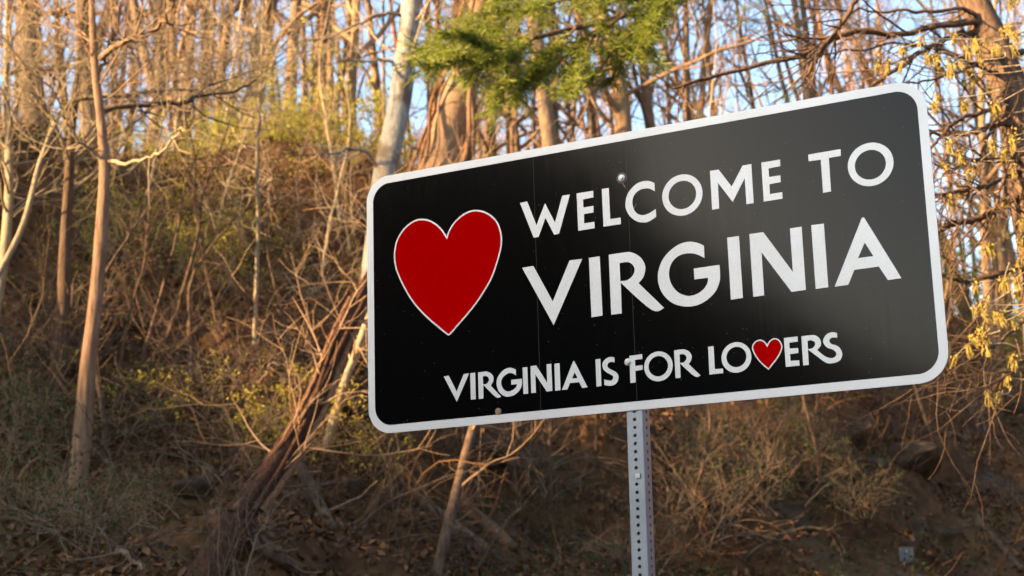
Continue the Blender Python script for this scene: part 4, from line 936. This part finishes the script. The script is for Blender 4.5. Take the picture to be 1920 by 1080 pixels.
# ------------------------------------------------------------------ the white pine whose bough hangs in from the right
rng = np.random.default_rng(81)
pine = empty('pine_tree', on_ground(2330, 700, 14.5)); tag(pine, 'pine reaching in from the right, its green needled bough hanging over the sign', 'pine tree')
o = np.array(pine.location)
P, R = grow(rng, np.array([[0, 0, -0.3]]), np.array([[0.0, 0, 1]]), np.array([15.0]), np.array([0.2]), 22, 0.012, 0.03, 0.2)
V, F = tubes(P, R, 12); obj('trunk', mesh_np('trunk', V, F), BARK_RED, pine)
LIMB = [(2330, -330, 60), (1900, -190, 46), (1560, -110, 34), (1320, -55, 24), (1240, -18, 19), (1170, 28, 15), (1080, 52, 12), (1000, 72, 9), (930, 92, 7), (860, 112, 5), (792, 128, 3)]
Pl, Rl = px_path(LIMB, (14.5, 11.4), 44)
DROOP = [  # secondary shoots of the bough, as seen
    [(1240, -18, 10), (1200, 40, 8), (1150, 95, 6), (1110, 150, 3)], [(1170, 28, 8), (1110, 70, 6), (1060, 105, 5), (1000, 170, 3)], [(1080, 52, 6), (1040, 90, 5), (1005, 120, 4), (965, 195, 2)],
    [(1000, 72, 6), (970, 100, 4), (940, 150, 3), (925, 205, 2)], [(1320, -55, 9), (1270, -5, 7), (1225, 45, 5), (1190, 105, 3)], [(930, 92, 4), (900, 80, 3), (865, 62, 3), (820, 70, 2)], [(1080, 52, 6), (1010, 30, 5), (940, 20, 4), (880, 38, 2)],
    [(1170, 28, 7), (1090, 5, 6), (1010, -10, 5), (930, 0, 2)], [(860, 112, 3), (840, 95, 2), (815, 90, 2), (795, 96, 1)], [(1110, 70, 5), (1090, 120, 4), (1075, 150, 3), (1060, 180, 2)], [(1200, 40, 6), (1190, 80, 5), (1160, 120, 4), (1145, 160, 2)],
    [(1320, -55, 8), (1240, -40, 7), (1140, -30, 5), (1050, -40, 3)], [(1320, -55, 7), (1260, -20, 6), (1180, -5, 5), (1090, 18, 3)], [(1240, -18, 6), (1170, -12, 5), (1090, -8, 4), (980, 22, 2)], [(1320, -55, 7), (1280, -30, 6), (1240, 15, 5), (1205, 70, 3)], [(1000, 72, 4), (950, 105, 4), (900, 120, 3), (880, 150, 2)], [(1060, 105, 4), (1020, 120, 3), (985, 150, 2), (950, 160, 2)], [(1000, 72, 4), (960, 60, 4), (915, 55, 3), (875, 70, 2)], [(1240, -18, 8), (1235, 20, 6), (1225, 60, 4), (1215, 100, 2)]]
bparts = [tubes((Pl - o)[None], Rl[None], 8)]
tips = []
for q in DROOP:
    d0 = np.interp(q[0][0], [792, 2330], [11.4, 14.5]); d1 = d0 + rng.uniform(-0.9, 0.7)
    Pq, Rq = px_path(q, (d0, d1), 16)
    bparts.append(tubes((Pq - o)[None], Rq[None], 6))
    s, d, r, t, pi = spawn(rng, Pq[None], Rq[None], 34, 0.12, 1, 25, 65, 0.5, -0.05)
    P1, R1 = grow(rng, s, d, rng.uniform(0.08, 0.28, 34), np.maximum(r, 0.003), 6, 0.12, -0.02, 0.5)
    bparts.append(tubes(P1 - o, R1, 4))
    for f in (0.45, 0.75, 1.0):
        k = int(f * 5); tips.append((P1[:, k], unit(P1[:, k] - P1[:, k - 1])))
    tips.append((Pq[6:], unit(np.gradient(Pq, axis=0))[6:]))
s, d, r, t, pi = spawn(rng, Pl[None, 30:], Rl[None, 30:], 60, 0.0, 0.97, 30, 65, 0.5, -0.05)
P1, R1 = grow(rng, s, d, rng.uniform(0.08, 0.26, 60), np.maximum(r, 0.003), 6, 0.12, -0.02, 0.5)
bparts.append(tubes(P1 - o, R1, 4))
for f in (0.5, 0.8, 1.0):
    k = int(f * 5); tips.append((P1[:, k], unit(P1[:, k] - P1[:, k - 1])))
# small sprays of the same tree that show at the right edge
for px, py in ((1905, 150), (1912, 120), (1898, 170), (1745, 8), (1770, 0), (1410, 25), (1440, 8), (1475, 185)):
    b = at(px, py, 13.2); e = b + rng.normal(0, 0.1, (5, 3)); tips.append((e, unit(rng.normal(0, 1, (5, 3)) + [-0.6, 0, -0.3])))
V, F = join(bparts); obj('bough', mesh_np('bough', V, F), BARK_OAK, pine)
TP = np.concatenate([a for a, b in tips]); TD = np.concatenate([b for a, b in tips])
m = 14
Cn = np.repeat(TP, m, 0); Dn = unit(np.repeat(TD, m, 0) * 0.8 + rng.normal(0, 0.62, (len(TP) * m, 3)) + [0, 0, -0.1])
Cn = Cn - np.repeat(TD, m, 0) * rng.uniform(0, 0.12, (len(Cn), 1))
Ln = rng.uniform(0.055, 0.105, (len(Cn), 1)); side = unit(np.cross(Dn, rng.normal(0, 1, Dn.shape))) * 0.0010
bend = np.array([0, 0, -0.012])
Vn = np.stack([Cn - side - o, Cn + side - o, Cn + Dn * Ln * 0.6 + side * 0.9 - o, Cn + Dn * Ln + bend - o], 1).reshape(-1, 3)
nd = obj('needles', mesh_np('needles', Vn, np.arange(len(Vn)).reshape(-1, 4), False), NEEDLE, pine); nd['kind'] = 'stuff'
print('needles', len(Cn))

# ------------------------------------------------------------------ the catkin tree at the right edge
rng = np.random.default_rng(91)
oak = empty('oak_tree', on_ground(2010, 900, 9.6)); tag(oak, 'bare oak at the right edge hung with yellow catkins, its branches crossing behind the sign', 'tree')
o = np.array(oak.location)
TR = [(2010, 1160, 120), (1985, 800, 108), (1955, 480, 96), (1928, 300, 84), (1898, 190, 74), (1866, 95, 66), (1838, 30, 60), (1800, -60, 54), (1740, -260, 44)]
Pt, Rt = px_path(TR, (9.6, 9.9), 34)
Pt[0, 2] = min(Pt[0, 2], o[2] - 0.3)
V, F = tubes((Pt - o)[None], (Rt * (1 + 0.05 * rng.normal(0, 1, 34)))[None], 14); obj('trunk', mesh_np('trunk', V, F), BARK_OAK, oak)
BR = [  # each main branch is a part
    ([(1850, 60, 26), (1821, 39, 20), (1736, 53, 15), (1676, 65, 15), (1612, 58, 17), (1559, 73, 15), (1530, 94, 15), (1452, 115, 12), (1364, 136, 10), (1310, 152, 9), (1261, 166, 6)], (9.8, 9.0)),
    ([(1640, -60, 14), (1604, 0, 13), (1585, 35, 12), (1559, 67, 11), (1530, 113, 9), (1514, 140, 7), (1495, 166, 3)], (9.2, 9.1)),
    ([(1862, 60, 20), (1792, 64, 14), (1740, 92, 13), (1700, 117, 12), (1640, 159, 10), (1560, 215, 8)], (9.8, 9.5)),
    ([(1925, 245, 24), (1880, 232, 15), (1847, 239, 14), (1811, 252, 12), (1749, 252, 8), (1690, 262, 6)], (9.7, 9.2)),
    ([(1940, 310, 18), (1890, 330, 13), (1847, 350, 12), (1800, 360, 11), (1754, 366, 8)], (9.7, 9.1)),
    ([(1945, 350, 22), (1890, 378, 17), (1847, 402, 16), (1800, 418, 15), (1759, 431, 15), (1700, 450, 10)], (9.7, 9.2)),
    ([(1955, 480, 20), (1900, 505, 12), (1860, 518, 11), (1821, 529, 10), (1790, 525, 8), (1764, 516, 6)], (9.7, 9.2)),
    ([(1965, 560, 16), (1910, 610, 8), (1860, 650, 6), (1795, 692, 4), (1750, 720, 2)], (9.6, 8.8)),
    ([(1975, 620, 14), (1915, 680, 7), (1870, 715, 5), (1830, 735, 3)], (9.6, 8.9)),
    ([(1900, 180, 18), (1860, 205, 12), (1800, 225, 10), (1760, 262, 7), (1735, 290, 5)], (9.7, 8.9)),
    ([(1890, 150, 16), (1850, 130, 11), (1780, 100, 9), (1700, 82, 7), (1600, 95, 5), (1500, 110, 3), (1420, 100, 2)], (9.8, 8.8)),
    ([(1870, 90, 16), (1820, 20, 11), (1740, 22, 9), (1640, 20, 6), (1540, 18, 4), (1440, 8, 3)], (9.8, 9.3)),
    ([(1930, 300, 16), (1880, 300, 9), (1830, 300, 7), (1780, 320, 5), (1750, 345, 3)], (9.7, 8.8)),
    ([(1935, 280, 14), (1900, 290, 9), (1850, 430, 6), (1800, 490, 4), (1770, 530, 2)], (9.6, 8.8)),
    ([(1905, 200, 14), (1860, 240, 8), (1825, 330, 6), (1795, 430, 4), (1775, 460, 2)], (9.7, 9.0)),
    ([(1918, 96, 16), (1860, 110, 9), (1780, 140, 7), (1680, 160, 5), (1580, 190, 3)], (9.8, 9.1)),
]
tw = []
for pts, dep in BR:
    Pb, Rb = px_path(pts, dep, 30)
    Pb[1:-1] += rng.normal(0, 0.006, (28, 3))
    Rb = Rb * 0.82
    V, F = tubes((Pb - o)[None], Rb[None], 8); obj('branch', mesh_np('branch', V, F), BARK_OAK, oak)
    n = 11
    s, d, r, t, pi = spawn(rng, Pb[None], Rb[None], n, 0.2, 1, 25, 60, 0.5, -0.05)
    P1, R1 = grow(rng, s, d, rng.uniform(0.3, 0.95, n), np.clip(r, 0.004, 0.009), 9, 0.12, 0.0, 0.35)
    s, d, r, t, pi = spawn(rng, P1, R1, n * 2, 0.15, 1, 25, 60, 0.6)
    P2, R2 = grow(rng, s, d, rng.uniform(0.12, 0.4, len(s)), np.maximum(r, 0.0022), 6, 0.15, 0, 0.5)
    tw += [tubes(P1 - o, R1, 5), tubes(P2 - o, R2, 4)]
V, F = join(tw); obj('twigs', mesh_np('twigs', V, F), BARK_OAK, oak)['kind'] = 'stuff'

def catkin_mesh(seed, n=11):
    """a tassel of hanging strands, each a string of little beads"""
    rng = np.random.default_rng(seed); K = 11
    s = rng.normal(0, 0.008, (n, 3)); d = np.stack([rng.normal(0, 0.30, n), rng.normal(0, 0.30, n), np.full(n, -1.0)], -1)
    P, R = grow(rng, s, d, rng.uniform(0.045, 0.088, n), np.full(n, 0.0032), K, 0.06, -0.12, 0.8)
    R = R * np.where(np.arange(K) % 2, 1.35, 0.65)[None]
    R[:, -1] = 0.0006
    Cl = s.repeat(2, 0) + rng.normal(0, 0.012, (n * 2, 3))
    return mesh_np('catkin_cluster', *join([tubes(P, R, 5), leaves(rng, Cl, 0.012)]))
ck = [catkin_mesh(400 + k, 9 + 2 * k) for k in range(4)]
for me in ck: me.materials.append(CATKIN)
Z5 = [(270,165),(290,200),(250,235),(330,260),(360,240),(270,350),(300,335),(470,360),(395,530),(530,440),(530,510),(470,650),(510,645),(360,750),(390,735),(440,775),(400,810),(350,855),(380,850),(340,890),(400,885),(290,930),(480,1000),(420,1065),(450,1065),(215,20),(320,10),(430,20),(405,740),(455,770),(525,575),(415,525),(500,130),(520,770),(505,795),(470,182)]
Z4 = [(1150,360),(1200,370),(1265,290),(1290,290),(1375,240),(1420,335),(1465,340),(1480,400),(1540,400),(1550,225),(1580,370),(1600,465),(1625,290),(1665,255),(1690,350),(1715,240),(1755,290),(1800,190),(1840,180),(1870,215),(1870,290),(1895,20),(1835,20),(1630,420),(1740,505),(1440,590),(1610,580),(1760,600),(1520,800),(1860,780),(1400,330),(1435,325),(1525,395),(1660,270),(1850,60),(1890,210),(1450,560),(1270,370)]
spots = [(px + q * 16, py + q * 13) for px, py in [(1780, 130), (1830, 160), (1870, 100), (1890, 60), (1900, 330), (1860, 280), (1800, 300), (1905, 560), (1880, 610), (1845, 600), (1830, 545), (1900, 680)] for q in (0,)] + [(1640 + x / 1.929, 200 + y / 1.929) for x, y in Z5] + [(1240 + x / 2.8235, y / 2.8235) for x, y in Z4]
stalk = []
for i, (px, py) in enumerate(spots):
    p = at(px, py - 12, rng.uniform(8.6, 9.5)) - o
    c = obj('catkin_cluster', ck[i % 4], None, oak, p); s = rng.uniform(0.7, 1.1)
    c.scale = (s, s, s); c.rotation_euler = (rng.normal(0, 0.2), rng.normal(0, 0.2), rng.uniform(0, 6.28))
    e = p + np.array([rng.uniform(0.10, 0.4), rng.uniform(0.0, 0.3), rng.uniform(-0.02, 0.16)])
    mid = (p + e) / 2 + rng.normal(0, 0.02, 3)
    stalk.append(resample([p, mid, e], 7))
V, F = tubes(np.array(stalk), np.tile(np.linspace(0.0022, 0.0045, 7), (len(stalk), 1)), 5)
obj('catkin_stalks', mesh_np('catkin_stalks', V, F), BARK_STRAW, oak)['kind'] = 'stuff'

# ------------------------------------------------------------------ the little marker seen from behind, lower right
pm = at(1700, 1040, 18.0); zg = float(height(pm[0], pm[1]))
mk = empty('marker_sign', (pm[0], pm[1], zg)); tag(mk, 'small grey marker plate on a thin post, seen from behind at lower right', 'sign')
GREY = mat_plain('weathered_plate', (0.13, 0.13, 0.125), 0.7, metal=0.2, mottled=0.2, scale=20)
hz = pm[2] - zg
def flat_box(name, x0, x1, y0, y1, z0, z1, mat, parent):
    import bmesh
    bm = bmesh.new(); bmesh.ops.create_cube(bm, size=1)
    for v in bm.verts: v.co = Vector(((x0 + x1) / 2 + v.co.x * (x1 - x0), (y0 + y1) / 2 + v.co.y * (y1 - y0), (z0 + z1) / 2 + v.co.z * (z1 - z0)))
    bmesh.ops.bevel(bm, geom=bm.edges[:], offset=min(x1 - x0, y1 - y0, z1 - z0) * 0.2, segments=2, affect='EDGES')
    me = bpy.data.meshes.new(name); bm.to_mesh(me); bm.free(); return obj(name, me, mat, parent)
flat_box('plate', -0.082, 0.082, 0.010, 0.014, hz - 0.085, hz + 0.085, GREY, mk)
flat_box('post', -0.014, 0.014, -0.010, 0.010, -0.3, hz + 0.06, GREY, mk)
flat_box('bolt', -0.008, 0.008, -0.016, -0.009, hz + 0.03, hz + 0.046, STEEL, mk)
